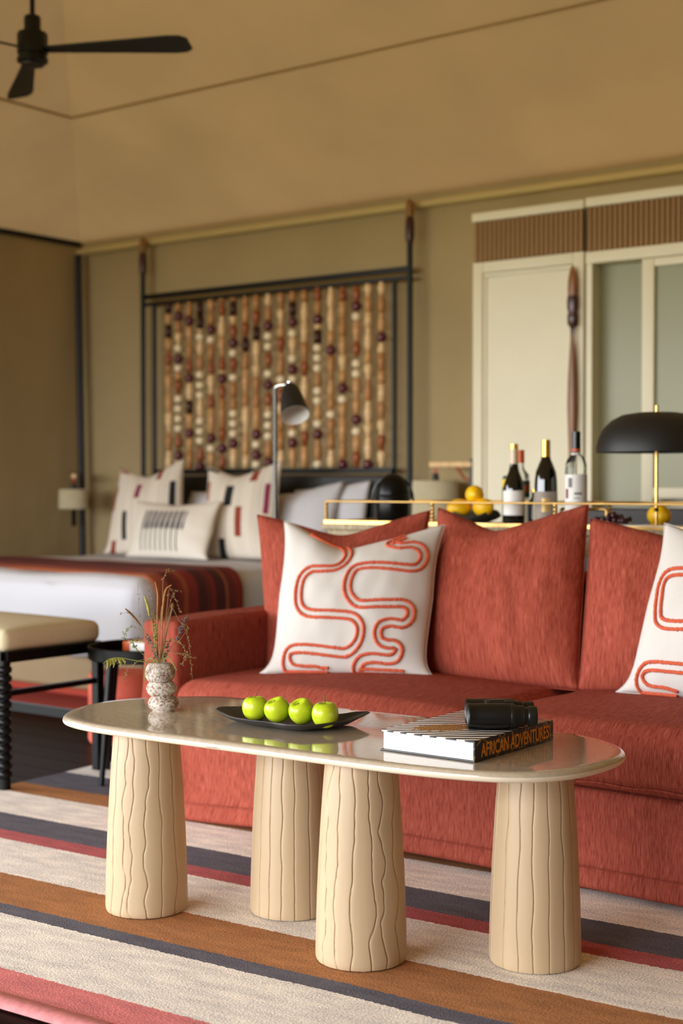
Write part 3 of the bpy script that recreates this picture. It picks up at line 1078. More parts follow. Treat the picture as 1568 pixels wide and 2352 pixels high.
# ------------------------------------------------------------------ things on the coffee table
TZ = 0.4997
vase = MB()
vprof, seedv = [], 0
zc = [0.020, 0.064, 0.109]
prf = []
for r0, z0, h, dx in ((0.0392, 0.0198, 0.0208, 0.004), (0.0392, 0.0586, 0.0217, 0.0), (0.0397, 0.1006, 0.0268, -0.004)):
    for k in range(9):
        a = (-62 + 124 * k / 8) * PI / 180
        prf.append((r0 * (0.34 + 0.66 * math.cos(a) ** 0.75), z0 + h * math.sin(a), dx))
prf = [(0.020, 0.0, 0.004), (0.028, 0.0, 0.004)] + prf + [(0.020, 0.126, -0.004), (0.014, 0.1265, -0.004), (0.0135, 0.09, -0.004)]
vs, fs, n = [], [], 40
VX, VY = -2.654, 2.733
for i, (r, z, dx) in enumerate(prf):
    for k in range(n):
        a = 2 * PI * k / n
        rr = r * (1 + 0.06 * mnoise.noise(Vector((math.cos(a) * 2, math.sin(a) * 2, z * 40)))) + 0.0012 * mnoise.noise(Vector((math.cos(a) * 9, math.sin(a) * 9, z * 160)))
        vs.append((VX + dx * 0.8 + rr * math.cos(a), VY + dx * 0.6 + rr * math.sin(a), TZ + z))
for i in range(len(prf) - 1):
    for k in range(n):
        k2 = (k + 1) % n
        fs.append((i * n + k, i * n + k2, (i + 1) * n + k2, (i + 1) * n + k))
fs.append(tuple(range(n))[::-1])
fs.append(tuple((len(prf) - 1) * n + k for k in range(n)))
vase.add(vs, fs)
tag(obj('stacked_pebble_vase', vase, 'vase', None, 80), 'speckled white and brown vase of three stacked pebble shapes on the marble table', 'vase')

# dried grasses: (x, z) in units of the close-up, 6.19 per photo pixel, about the vase's mouth
bq = thing('dried_grass_bouquet', 'wispy wild grasses and seed heads standing in the pebble vase', 'dried grasses', (VX - 0.0032, VY - 0.0024, TZ + 0.1235))
UN = 3.79 / F_PX / 6.19
RTV, DPV = Vector((math.cos(YAW), math.sin(YAW), 0)), Vector((-math.sin(YAW), math.cos(YAW), 0))
random.seed(21)


def gp(pts, depth):
    out = []
    n = len(pts)
    sp = smooth_path(pts, 8)
    for i, p in enumerate(sp):
        t = i / (len(sp) - 1)
        out.append(RTV * ((p.x - 868) * UN) + Vector((0, 0, (1400 - p.y) * UN)) + DPV * (depth * t))
    return out


def stem(pts, r=0.0009, m='stem_green', name='stem', depth=None, rad=None):
    d = random.uniform(-0.05, 0.05) if depth is None else depth
    P = gp(pts, d)
    n = len(P)
    R = [r * (1 - 0.5 * i / n) for i in range(n)] if rad is None else [rad(i / (n - 1)) for i in range(n)]
    P[0].z = min(P[0].z, -0.002)
    return obj(name, MB().tube(P, R, 6), m, bq, 70, local=True), P


def head(P, i0, r, m, par, name='seed_head'):
    Q = P[i0:]
    n = len(Q)
    R = [r * max(0.15, math.sin(PI * (0.08 + 0.9 * k / (n - 1)))) ** 0.5 * (1 + 0.15 * random.uniform(-1, 1)) for k in range(n)]
    obj(name, MB().tube(Q, R, 8), m, par, 70, local=True)


def florets(P, i0, m, par, n=26, sz=0.0022, spread=0.006):
    mb = MB()
    for k in range(n):
        p = random.choice(P[i0:]) + Vector([random.uniform(-1, 1) * spread for _ in range(3)])
        ax = Vector([random.uniform(-1, 1) for _ in range(3)]).normalized() * sz * 2
        mb.tube([p - ax, p, p + ax], [sz * 0.3, sz, sz * 0.3], 5)
    obj('floret', mb, m, par, 70, local=True, kind='stuff')


s, P = stem([(870, 1390), (872, 1000), (915, 560)], 0.0016, 'stem_dry')
_, P = stem([(890, 900), (905, 660), (925, 470), (955, 340), (1030, 280)], 0.003, 'catkin', 'catkin', 0.0, rad=lambda t: 0.0024 * (0.6 + 0.6 * math.sin(PI * min(1, t * 1.05))) if t < 0.9 else 0.0018)
s, P = stem([(835, 1390), (828, 1000), (822, 700)], 0.0014, 'stem_green')
_, P = stem([(822, 760), (835, 560), (835, 400), (800, 225)], 0.003, 'catkin', 'catkin', 0.0, rad=lambda t: 0.0022 * (0.5 + 0.6 * math.sin(PI * t)))
s, P = stem([(890, 1390), (960, 950), (1030, 640), (1042, 540)], 0.0018, 'stem_dry')
head(P, 16, 0.0052, 'seed', s)
s, P = stem([(830, 1390), (770, 900), (715, 720), (690, 580), (640, 440)], 0.0012)
head(P, 16, 0.0036, 'catkin_green', s)
s, P = stem([(835, 1390), (760, 1120), (610, 850), (500, 700), (405, 595)], 0.0008, 'stem_dry')
head(P, 16, 0.0030, 'seed', s)
s, P = stem([(845, 1395), (700, 1375), (500, 1340), (320, 1300), (180, 1310), (95, 1370)], 0.0017)
tas = MB()
for k in range(14):
    b = P[22 + k]
    q = b + Vector((0, 0, -random.uniform(0.008, 0.026))) + RTV * random.uniform(-0.006, 0.006)
    tas.tube([b, b.lerp(q, 0.6) + RTV * 0.003, q], [0.0015, 0.0024, 0.0006], 5)
obj('tassel', tas, 'catkin_green', s, 70, local=True, kind='stuff')
s, P = stem([(870, 1395), (900, 800), (905, 350), (920, 180), (985, 75), (1060, 85)], 0.0009, 'stem_dry')
florets(P, 22, 'seed', s, 30, 0.0017, 0.004)
s, P = stem([(890, 1395), (960, 700), (1000, 330), (1080, 480), (1150, 660)], 0.0008, 'stem_dry')
florets(P, 18, 'stem_dry', s, 22, 0.0014, 0.003)
s, P = stem([(900, 1395), (960, 900), (1040, 620), (1130, 760), (1230, 900), (1285, 1080), (1310, 1300), (1335, 1600)], 0.0008, 'stem_dry')
florets(P, 30, 'seed', s, 36, 0.0016, 0.004)
s, P = stem([(905, 1395), (1000, 1200), (1100, 1030), (1160, 880), (1235, 745)], 0.0010, 'stem_green')
florets(P, 14, 'lavender', s, 40, 0.0021, 0.005)
s, P = stem([(900, 1395), (1000, 1260), (1100, 1240), (1220, 1250), (1390, 1310)], 0.0008, 'stem_dry')
florets(P, 16, 'seed', s, 14, 0.0016, 0.004)
s, P = stem([(905, 1395), (960, 1080), (1080, 1070), (1200, 1140), (1245, 1280), (1180, 1410)], 0.0008, 'stem_green')
florets(P, 20, 'stem_dry', s, 30, 0.0016, 0.005)
s, P = stem([(840, 1395), (700, 1050), (520, 880), (410, 900), (350, 1000), (340, 1090)], 0.0007, 'stem_green')
florets(P, 18, 'stem_green', s, 26, 0.0014, 0.005)
s, P = stem([(840, 1395), (640, 1280), (520, 1180), (470, 1100), (540, 1050)], 0.0008, 'stem_green')
florets(P, 14, 'stem_green', s, 30, 0.0017, 0.006)
s, P = stem([(845, 1395), (720, 1330), (640, 1440), (605, 1680)], 0.0019, 'stem_green', 'leaf_blade')
s, P = stem([(845, 1395), (620, 1340), (520, 1390), (430, 1450), (370, 1610)], 0.0008, 'stem_dry')
florets(P, 16, 'stem_dry', s, 18, 0.0015, 0.004)
s, P = stem([(900, 1395), (985, 1290), (1060, 1370), (1130, 1470)], 0.0019, 'stem_green', 'leaf_blade')
s, P = stem([(840, 1395), (780, 1180), (710, 980)], 0.0009, 'stem_green')
florets(P, 4, 'lavender', s, 26, 0.0021, 0.005)
s, P = stem([(900, 1395), (960, 1250), (990, 1080)], 0.0009, 'stem_green')
florets(P, 3, 'lavender', s, 30, 0.0021, 0.006)
s, P = stem([(850, 1395), (815, 1120), (830, 860)], 0.0016, 'stem_green')
florets(P, 8, 'stem_green', s, 26, 0.002, 0.006)
s, P = stem([(850, 1395), (770, 1000), (790, 860), (730, 700)], 0.0010, 'stem_green')
florets(P, 12, 'seed', s, 22, 0.0018, 0.006)
for pts in ([(850, 1395), (690, 1000), (560, 700), (520, 270)], [(860, 1395), (800, 900), (760, 600), (680, 270)], [(880, 1395), (960, 800), (1050, 420), (1150, 350)],
            [(850, 1395), (600, 900), (470, 660), (350, 670)], [(870, 1395), (960, 560), (975, 420)], [(890, 1395), (1120, 1100), (1250, 900), (1190, 840)]):
    s, P = stem(pts, 0.0006, 'stem_dry')
    florets(P, 14, 'stem_dry', s, 12, 0.0012, 0.004)

# plate
RIM = [(-2.440, 2.708), (-2.442, 2.748), (-2.391, 2.802), (-2.322, 2.833), (-2.243, 2.848), (-2.165, 2.860), (-2.126, 2.887), (-2.094, 2.898), (-2.071, 2.811),
       (-2.079, 2.755), (-2.101, 2.700), (-2.128, 2.666), (-2.169, 2.658), (-2.216, 2.662), (-2.266, 2.657), (-2.310, 2.656), (-2.372, 2.668), (-2.415, 2.688)]
rc = closed_curve(RIM, 5)
cx = sum(p.x for p in rc) / len(rc)
cy = sum(p.y for p in rc) / len(rc)
ctr = Vector((cx, cy, 0))
layers = [(0.50, 0.0), (0.62, 0.0015), (0.80, 0.007), (0.93, 0.0135), (1.0, 0.020), (0.985, 0.0225), (0.95, 0.020), (0.83, 0.0125), (0.66, 0.008), (0.0, 0.0075)]
vs, fs, n = [], [], len(rc)
for s_, z in layers:
    for i, p in enumerate(rc):
        tip = max(0, (p - ctr).length - 0.13) * 0.1 if z > 0.012 else 0
        q = ctr + (p - ctr) * s_
        vs.append((q.x, q.y, TZ + z + tip + (0.0018 * mnoise.noise(q * 26) if z > 0.004 else 0)))
for r in range(len(layers) - 1):
    for i in range(n):
        j = (i + 1) % n
        fs.append((r * n + i, r * n + j, (r + 1) * n + j, (r + 1) * n + i))
fs.append(tuple(range(n))[::-1])
tag(obj('leaf_shaped_plate', MB().add(vs, fs), 'plate', None, 70), 'shallow charcoal stoneware plate with pinched tips, holding four green apples', 'plate')


def apple(name, x, y, r, tilt, label, seed, stemlen):
    t = thing(name, label, 'apple', (x, y, TZ + 0.0085), 0, 'green apples on the charcoal plate')
    prof = []
    for k in range(25):
        a = -PI / 2 + PI * k / 24
        rr = math.cos(a)
        z = math.sin(a)
        rad = r * (rr ** 0.82) * (1.0 + 0.05 * z)
        zz = 1.0 * r * z
        if z > 0.6:
            zz -= 0.30 * r * math.exp(-(rr / 0.30) ** 2)
        if z < -0.6:
            zz += 0.14 * r * math.exp(-(rr / 0.32) ** 2)
        prof.append((rad, zz))
    rot = Matrix.Rotation(tilt[0], 3, 'X') @ Matrix.Rotation(tilt[1], 3, 'Y') @ Matrix.Rotation(seed, 3, 'Z')

    def lobe(p, a):
        f = 1 + 0.018 * math.cos(5 * a + seed) * (0.4 + 0.6 * abs(p.z / r)) + 0.02 * math.cos(a * 2 + seed)
        return Vector((p.x * f, p.y * f, p.z * (1 + 0.03 * math.cos(a + seed))))
    mb = MB().lathe(prof, (0, 0, 0), 36, fn=lobe)
    pts = [rot @ Vector(v) for v in mb.v]
    zmin = min(p.z for p in pts)
    mb.v = [tuple(p - Vector((0, 0, zmin))) for p in pts]
    obj('fruit', mb, 'apple', t, 80, local=True)
    up = rot @ Vector((0, 0, 1))
    side = rot @ Vector((1, 0, 0))
    b = rot @ Vector((0, 0, 0.62 * r)) - Vector((0, 0, zmin))
    st = MB().tube([b, b + up * stemlen * 0.5 + side * 0.001, b + up * stemlen + side * 0.003], [0.0014, 0.0011, 0.0016], 7)
    obj('stem', st, 'apple_stem', t, 80, local=True)


AP = [(-2.326, 2.728, 0.0323, (0, 0), 'green apple nearest the vase, first of the row on the plate', 0.3, 0.018),
      (-2.254, 2.728, 0.0318, (0.42, -0.12), 'duller green apple tipped towards the camera, second from the vase', 1.7, 0.006),
      (-2.189, 2.742, 0.0318, (0.50, 0.0), 'green apple with a brown mark in its hollow, third from the vase', 2.9, 0.004),
      (-2.118, 2.744, 0.0332, (0.05, 0.05), 'yellow green apple with upright stalk, nearest the book', 4.1, 0.028)]
for a in AP:
    apple('green_apple', *a)
# book
book = thing('coffee_table_book', 'thick zebra print book with orange lettered black spine on the marble table', 'book', (-1.866, 2.620, TZ))
BW, BD, BH = 0.248, 0.348, 0.0465
cov = MB().rbox(0, BW, 0, BD, BH - 0.0035, BH, 0.0012, 2)
obj('front_cover', cov, 'cover', book, 40, local=True)
obj('back_cover', MB().rbox(0, BW, 0, BD, 0.0, 0.0035, 0.0012, 2), 'foil_black', book, 40, local=True)
obj('page_block', MB().rbox(0.006, BW - 0.004, 0.005, BD - 0.005, 0.0036, BH - 0.0036, 0.001, 1), 'page', book, 30, local=True)
sp_ = obj('spine', MB().rbox(BW - 0.0035, BW + 0.0015, 0, BD, 0.0, BH, 0.0015, 2), 'spine', book, 40, local=True)
tcv = bpy.data.curves.new('title_text', 'FONT')
tcv.body = 'AFRICAN ADVENTURES'
tcv.size = 0.04
tcv.extrude = 0.0002
tcv.offset = 0.0006
tob = bpy.data.objects.new('title_text', tcv)
COL.objects.link(tob)
bpy.context.view_layer.update()
me = bpy.data.meshes.new_from_object(tob.evaluated_get(bpy.context.evaluated_depsgraph_get()))
bpy.data.objects.remove(tob)
xs = [v.co.x for v in me.vertices]
ysv = [v.co.y for v in me.vertices]
kx = 0.300 / (max(xs) - min(xs))
ky = 0.0305 / (max(ysv) - min(ysv))
for v in me.vertices:
    x, y, z = v.co
    v.co = (BW + 0.0018 + z, 0.026 + (x - min(xs)) * kx, 0.008 + (y - min(ysv)) * ky)
me.materials.clear()
me.materials.append(M['spine_text'])
to = bpy.data.objects.new('title_lettering', me)
COL.objects.link(to)
to.parent = sp_

# binoculars
bz = TZ + BH
bn = thing('binoculars', 'black rubber coated binoculars lying on the zebra print book', 'binoculars', (-1.710, 2.740, bz + 0.0298), math.atan2(0.103, 0.137))
bn.scale = (0.923, 0.923, 0.923)
RX = Matrix.Rotation(PI / 2, 3, 'Y')


def barrel(yo, dz, dx):
    prof = [(0.026, 0.004), (0.0295, 0.0), (0.0315, 0.002), (0.032, 0.005), (0.0308, 0.007), (0.0312, 0.03), (0.0318, 0.06), (0.0316, 0.095), (0.0305, 0.104)]
    o = obj('barrel', MB().lathe(prof, (dx, yo, dz), 36, axis=RX), 'rubber', bn, 50, local=True)
    obj('waist_ring', MB().lathe([(0.0306, 0.1035), (0.0315, 0.106), (0.0312, 0.111), (0.0285, 0.116)], (dx, yo, dz), 36, axis=RX), 'rubber2', o, 50, local=True)
    obj('prism_housing', MB().lathe([(0.0286, 0.1155), (0.0265, 0.125), (0.0258, 0.134), (0.0262, 0.137)], (dx, yo, dz), 36, axis=RX, sy=1.0), 'rubber', o, 50, local=True)
    ec = MB().lathe([(0.022, 0.1365), (0.0226, 0.139), (0.0226, 0.1425), (0.0215, 0.1435), (0.0215, 0.1455), (0.0238, 0.147), (0.0246, 0.150), (0.0246, 0.166), (0.0236, 0.1685),
                     (0.018, 0.1685), (0.017, 0.164)], (dx, yo, dz), 36, axis=RX)
    obj('eyecup', ec, 'rubber2', o, 50, local=True)
    obj('objective_lens', MB().lathe([(0.0, 0.0035), (0.025, 0.0038), (0.0265, 0.006)], (dx, yo, dz), 30, axis=RX), 'lens', o, 50, local=True)


barrel(0.0, 0.0, 0.0)
barrel(0.068, 0.0015, 0.001)
br = MB().rbox(0.045, 0.128, 0.012, 0.056, 0.012, 0.0335, 0.006, 3)
o = obj('bridge', br, 'rubber', bn, 50, local=True)
obj('focus_wheel', MB().lathe([(0.0, 0.098), (0.013, 0.098), (0.014, 0.10), (0.014, 0.118), (0.013, 0.12), (0.0, 0.12)], (0, 0.034, 0.022), 24, axis=RX), 'rubber2', o, 40, local=True)
obj('hinge_plate', MB().rbox(0.056, 0.094, 0.026, 0.042, 0.0335, 0.0355, 0.001, 1), 'rubber2', o, 40, local=True)


# ------------------------------------------------------------------ bed
bed = thing('bed', 'wide bed made up in white with tan base, below the bead screen', 'bed', (-5.6, 5.5, 0))
obj('bed_base', MB().rbox(-6.5, -4.70, 4.72, 6.48, 0.11, 0.30, 0.02, 2), 'tan_fabric', bed, 50)
obj('plinth', MB().rbox(-6.42, -4.78, 5.06, 6.45, 0.0, 0.11, 0.01, 1), 'red_fabric', bed, 50)


def duv(co, n):
    d = 0.012 * mnoise.noise(Vector((co.x * 2.3, co.y * 2.1, co.z * 3)))
    if n.z < 0.3 and co.z < 0.5:
        d += 0.014 * mnoise.noise(Vector((co.x * 6, co.y * 6, co.z * 1.2))) * (0.55 - co.z) * 3
    return co + n * d


obj('duvet', MB().rbox(-6.57, -4.64, 4.62, 6.46, 0.27, 0.668, 0.10, 6, 40, duv), 'white_linen', bed, 60)
obj('headboard', MB().rbox(-6.44, -4.60, 6.47, 6.53, 0.15, 1.145, 0.012, 2), 'black_matte', bed, 50)


def throwf(u, v):
    # v runs across the bed and down its sides, u across the width of the throw
    r = 0.115
    xa, xb, zt = -6.58, -4.628, 0.682
    seg = [(0.30, 'l'), (r * PI / 2, 'cl'), (xb - xa - 2 * r, 't'), (r * PI / 2, 'cr'), (0.34, 'r')]
    L = sum(s[0] for s in seg)
    d = v * L
    for ln, k in seg:
        if d <= ln + 1e-9:
            break
        d -= ln
    if k == 'l':
        x, z = xa, zt - r - 0.30 + d
    elif k == 'cl':
        a = d / r
        x, z = xa + r - r * math.cos(a), zt - r + r * math.sin(a)
    elif k == 't':
        x, z = xa + r + d, zt
    elif k == 'cr':
        a = d / r
        x, z = xb - r + r * math.sin(a), zt - r + r * math.cos(a)
    else:
        x, z = xb, zt - r - d
    y = 4.74 + 0.60 * u + 0.05 * (x - xb) * -0.6
    wob = 0.006 * mnoise.noise(Vector((x * 3, y * 5, z * 3)))
    if u < 0.15:                                   # near edge folds down over the bed end's rounding
        z -= 0.012 * (1 - u / 0.15)
    return (x + (wob if k in 'lr' else 0), y, z + wob + 0.004)


tw = MB().grid(throwf, 30, 120)
to_ = obj('bed_throw', tw, 'throw', None, 60, 'own')
md = to_.modifiers.new('thickness', 'SOLIDIFY')
md.thickness = 0.008
md.offset = 1
tag(to_, 'dark red striped woven throw laid across the foot of the white bed', 'throw')

GP = 'white sleeping pillows on the bed'
pillow('bed_pillow', [(-5.98, 6.22, .675), (-5.42, 6.22, .675), (-5.44, 6.40, 1.06), (-5.96, 6.40, 1.05)], 0.17, 'white_linen', 'white sleeping pillow between the two block pattern cushions', GP, 30, ein=.04)
pillow('bed_pillow', [(-5.40, 6.20, .675), (-4.78, 6.20, .675), (-4.800, 6.40, 1.115), (-5.38, 6.40, 1.02)], 0.18, 'white_linen', 'white sleeping pillow right of the block pattern cushions, the nearer of two', GP, 30, ein=.04, dent=.03, seed=3)
pillow('bed_pillow', [(-5.22, 6.34, .675), (-4.63, 6.34, .675), (-4.654, 6.45, 1.118), (-5.20, 6.45, 1.06)], 0.12, 'white_linen', 'white sleeping pillow against the headboard, next to the black bucket', GP, 30, ein=.04, seed=4)
GC = 'cream block pattern cushions on the bed'
pillow('block_pattern_cushion', [(-6.30, 5.98, .680), (-5.66, 6.03, .680), (-5.895, 6.27, 1.250), (-6.385, 6.22, 1.195)], 0.17, 'patch_a', 'cream square cushion with red, pink and black blocks, at the left of the bed', GC, 40, dent=.15, du=.48, dw=.2, seed=31)
pillow('block_pattern_cushion', [(-5.52, 5.98, .678), (-4.99, 6.03, .680), (-5.135, 6.27, 1.232), (-5.665, 6.22, 1.205)], 0.17, 'patch_b', 'cream square cushion with red and black blocks, behind the thin lamp pole', GC, 40, dent=.14, du=.42, dw=.2, seed=35)
tag(pillow('lumbar_cushion', [(-5.93, 5.80, .682), (-5.27, 5.80, .680), (-5.355, 6.0, 1.00), (-6.02, 6.0, .995)], 0.15, 'patch_c', '', None, 40, dent=.06, du=.5, dw=.3, seed=39)[0],
    'oblong cream cushion with dark vertical stripes, lying frontmost on the bed', 'cushion')

# ------------------------------------------------------------------ bead screen over the bed
scr = thing('bead_headboard_screen', 'black four post bed frame hung with strings of wooden beads against the back wall', 'bed frame', (-5.53, 6.6, 0))
for x in (-6.567, -4.499):
    p = obj('post', MB().tube([(x, 6.6, 0), (x, 6.6, 2.44)], 0.017, 12), 'black', scr, 60)
    f1 = [(0.012, 2.42), (0.022, 2.44), (0.025, 2.47), (0.026, 2.54), (0.022, 2.57), (0.020, 2.575)]
    f2 = [(0.020, 2.575), (0.024, 2.59), (0.024, 2.64), (0.018, 2.665), (0.004, 2.675)]
    obj('carved_grip', MB().lathe(f1, (x, 6.6, 0), 14), 'wood_dark', p, 60)
    obj('finial', MB().lathe(f2, (x, 6.6, 0), 14), 'wood_ochre', p, 60)
for x in (-6.465, -4.602):
    obj('inner_post', MB().tube([(x, 6.6, 0.4), (x, 6.6, 2.245)], 0.014, 10), 'black', scr, 60)
obj('top_rail', MB().box(-6.567, -4.499, 6.585, 6.615, 2.275, 2.305), 'black', scr, 30)
obj('top_rail', MB().box(-6.567, -4.499, 6.587, 6.613, 2.232, 2.254), 'black', scr, 30)
obj('bottom_rail', MB().box(-6.465, -4.602, 6.587, 6.613, 1.160, 1.188), 'black', scr, 30)
STR = [(-6.341, 'M2213 M2059 B1892'), (-6.256, 'D2148 W1947 D1882 W1823 B1704 W1630 W1568 W1505 W1444 B1367 D1278 W1219'), (-6.162, 'D2112 B1836 D1756 M1577 D1412'), (-6.071, 'M2182 M2100 W2007 W1773 W1709 W1647 W1486 W1422 W1363 B1281 D1205'), (-5.98, 'D2047 W1984 B1815 B1606 D1379 W1315'), (-5.89, 'B2168 B1834 D1742 B1661 B1395 D1314 B1233'), (-5.798, 'M2162 B2024 D1955 W1892 B1818 W1743 W1525 W1464 W1402 D1341'), (-5.699, 'B2029 M1938'), (-5.614, 'B2092 M2001 D1395 W1333 D1270 W1213'), (-5.52, 'D2040 W1979 W1917 B1838 W1754 D1689 B1602 W1511 W1446 W1382 D1224'), (-5.423, 'B1922 W1716 B1621'), (-5.333, 'M2128 D2050 W1984 W1834 D1771 W1714 W1395 D1337'), (-5.244, 'B1768 B1360'), (-5.145, 'B2202 D2054 M1950 W1890 W1829 W1769 W1638 W1580 W1446 D1385 W1210'), (-5.048, 'D1868 W1498'), (-4.964, 'B2187 D1647 W1582 D1208'), (-4.865, 'B2179 D2110 W2051 B1868 W1783 W1724 D1464 W1396 B1234'), (-4.783, 'D1207'), (-4.69, 'D1922 B1328')]
random.seed(5)


def bead_mesh(nm, prof, m):
    prof = [(r * 1.12, z) for r, z in prof] if 'round' not in nm else prof
    return mesh(nm, MB().lathe(prof, (0, 0, 0), 12), m, 60)


ball = [(math.cos(a), math.sin(a)) for a in [(-80 + 160 * k / 8) * PI / 180 for k in range(9)]]
bm_D = bead_mesh('round_bead', [(0.0315 * r, 0.0300 * z) for r, z in ball], 'ball_purple')
bm_W = bead_mesh('round_bead', [(0.0285 * r, 0.0255 * z) for r, z in ball], 'ball_cream')
spin = [[(0.012, -.5), (0.018, -.44), (0.022, -.2), (0.019, .1), (0.013, .35), (0.016, .44), (0.010, .5)],
        [(0.012, -.5), (0.017, -.3), (0.022, 0), (0.017, .3), (0.012, .5)],
        [(0.010, -.5), (0.014, -.45), (0.014, -.2), (0.021, 0), (0.022, .3), (0.017, .47), (0.010, .5)],
        [(0.014, -.5), (0.0195, -.46), (0.0195, .46), (0.014, .5)]]
bm_B = [bead_mesh('spindle_bead', p, 'wood_red') for p in spin[:3]]
bm_M = bead_mesh('barrel_bead', spin[3], 'wood_dark')
bm_T = [bead_mesh('turned_bead', p, m) for p in spin for m in ('wood_mid', 'wood_pale', 'wood_tan')]
for x, code in STR:
    cord = obj('bead_string', MB().tube([(x, 6.6, 2.234), (x, 6.6, 1.187)], 0.003, 6), 'wood_dark', scr, 60)
    off = world_loc(cord)
    occ = []
    for tok in code.split():
        z = int(tok[1:]) / 1000
        h = {'D': .059, 'W': .051, 'B': .085, 'M': .085}[tok[0]]
        occ.append([z - h / 2, z + h / 2, tok[0]])
    occ.sort()
    for a, b in zip(occ[:-1], occ[1:]):
        if a[1] > b[0]:
            m_ = (a[1] + b[0]) / 2
            a[1] = m_
            b[0] = m_
    cur = 1.190
    todo = []
    for a, b, k in occ + [[2.232, 2.232, '']]:
        gap = a - cur
        if gap > 0.02:
            nt = max(1, round(gap / random.uniform(0.085, 0.125)))
            cuts = [random.uniform(0.6, 1.4) for _ in range(nt)]
            s_ = sum(cuts)
            for c_ in cuts:
                h = gap * c_ / s_
                todo.append((cur, cur + h, 'T'))
                cur += h
        if k:
            todo.append((a, b, k))
        cur = max(cur, b)
    for a, b, k in todo:
        z, h = (a + b) / 2, b - a
        loc = Vector((x, 6.6, z)) - off
        if k == 'D':
            inst(bm_D, 'round_bead', cord, loc)['label'] = 'maroon ball bead'
        elif k == 'W':
            inst(bm_W, 'round_bead', cord, loc)
        elif k == 'B':
            inst(random.choice(bm_B), 'spindle_bead', cord, loc, scale=(1, 1, h))
        elif k == 'M':
            inst(bm_M, 'barrel_bead', cord, loc, scale=(1, 1, h))
        else:
            inst(random.choice(bm_T), 'turned_bead', cord, loc, scale=(1, 1, h))


# ------------------------------------------------------------------ bedside wall lamps
def wall_lamp(sx, sy, zt, zb, rs, arm_dir, arm_len, wall, label):
    t = thing('bedside_wall_lamp', label, 'wall lamp', (sx, sy, zb), 0, 'pleated bedside lamps hung from wooden arms')
    n = 72
    vs, fs = [], []
    for j, (z, k) in enumerate(((zb, 1.0), (zb + 0.006, 1.02), (zt - 0.006, 1.0), (zt, 0.985), (zt - 0.004, 0.93))):
        for i in range(n):
            a = 2 * PI * i / n + 0.12 * j
            r = rs * k * (1 + 0.018 * (1 if i % 2 else -1))
            vs.append((sx + r * math.cos(a), sy + r * math.sin(a), z))
    for j in range(4):
        for i in range(n):
            i2 = (i + 1) % n
            fs.append((j * n + i, j * n + i2, (j + 1) * n + i2, (j + 1) * n + i))
    obj('lamp_shade', MB().add(vs, fs), 'lampshade', t, 25)
    sk = obj('socket', MB().lathe([(0.010, zt + 0.04), (0.017, zt + 0.035), (0.019, zt), (0.016, zt - 0.05), (0.0, zt - 0.05)], (sx, sy, 0), 16), 'black', t, 50)
    az = zt + 0.085
    obj('leather_strap', MB().box(sx - 0.010, sx + 0.010, sy - 0.003, sy + 0.003, zt + 0.035, az), 'leather_red', t, 30)
    d = Vector(arm_dir).normalized()
    a0 = Vector((sx, sy, az)) - d * 0.03
    a1 = Vector((sx, sy, az)) + d * arm_len
    obj('wooden_arm', MB().tube([a0, a1], 0.017, 12), 'wood_pale', t, 60)
    obj('bracket', MB().box(a1.x - 0.011, a1.x + 0.011, a1.y - 0.011, a1.y + 0.011, az - 0.33, az + 0.03), 'black', t, 30)
    obj('leather_brace', MB().tube([a1 - d * 0.10 - Vector((0, 0, 0.015)), a1 - d * 0.05 - Vector((0, 0, 0.075)), a1 - Vector((0, 0, 0.085))], 0.011, 8, squash=0.5), 'leather_red', t, 60)
    w_ = Vector(wall)
    obj('wall_plate', MB().box(min(a1.x, a1.x + w_.x) - 0.01, max(a1.x, a1.x + w_.x) + 0.01, min(a1.y, a1.y + w_.y), max(a1.y, a1.y + w_.y), az - 0.2, az - 0.12), 'black', t, 30)


wall_lamp(-4.262, 6.50, 1.115, 0.918, 0.123, (1, 0, 0), 0.235, (0, 0.17, 0), 'pleated drum lamp on a wooden arm, right of the bed beside the cream cupboard')
wall_lamp(-6.925, 6.33, 1.062, 0.935, 0.092, (-0.75, 0.69, 0), 0.24, (-0.10, 0, 0), 'small pleated drum lamp on a wooden arm, at the corner pole left of the bed')


# ------------------------------------------------------------------ cupboards
def reeds(root, x0, x1, z0, z1, y):
    n = int(round((x1 - x0) / 0.0262))
    st = (x1 - x0) / n
    me_ = mesh('reed', MB().lathe([(0.0112, 0), (0.0112, z1 - z0)], (0, 0, 0), 10, sy=0.7), 'reed', 60)
    off = world_loc(root)
    for i in range(n):
        inst(me_, 'reed', root, Vector((x0 + st * (i + 0.5), y, z0)) - off)


YW = 6.1
cup = thing('panelled_cupboard', 'tall cream cupboard with one plain panelled door and reeded wooden frieze', 'cupboard', (-3.47, 6.35, 0))
obj('carcass', MB().rbox(-3.775, -3.168, YW + 0.02, 6.62, 0.0, 2.395, 0.004, 1), 'cream_paint', cup, 30)
obj('crown_board', MB().rbox(-3.782, -3.164, YW - 0.012, 6.62, 2.392, 2.436, 0.006, 2), 'cream_paint', cup, 30)
obj('frieze_panel', MB().box(-3.772, -3.170, YW + 0.002, YW + 0.021, 2.195, 2.391), 'reed_dark', cup, 30)
reeds(cup, -3.772, -3.170, 2.195, 2.391, YW + 0.002)
dr = obj('door', MB().box(-3.72, -3.225, YW + 0.004, YW + 0.02, 0.12, 2.135), 'cream_paint', cup, 30)
for nm, bx in (('stile', (-3.777, -3.722, 0.06, 2.192)), ('stile', (-3.223, -3.166, 0.06, 2.192)), ('rail', (-3.722, -3.223, 2.137, 2.192)), ('rail', (-3.722, -3.223, 0.06, 0.12))):
    obj(nm, MB().rbox(bx[0], bx[1], YW - 0.006, YW + 0.02, bx[2], bx[3], 0.004, 2), 'cream_paint', dr, 40)
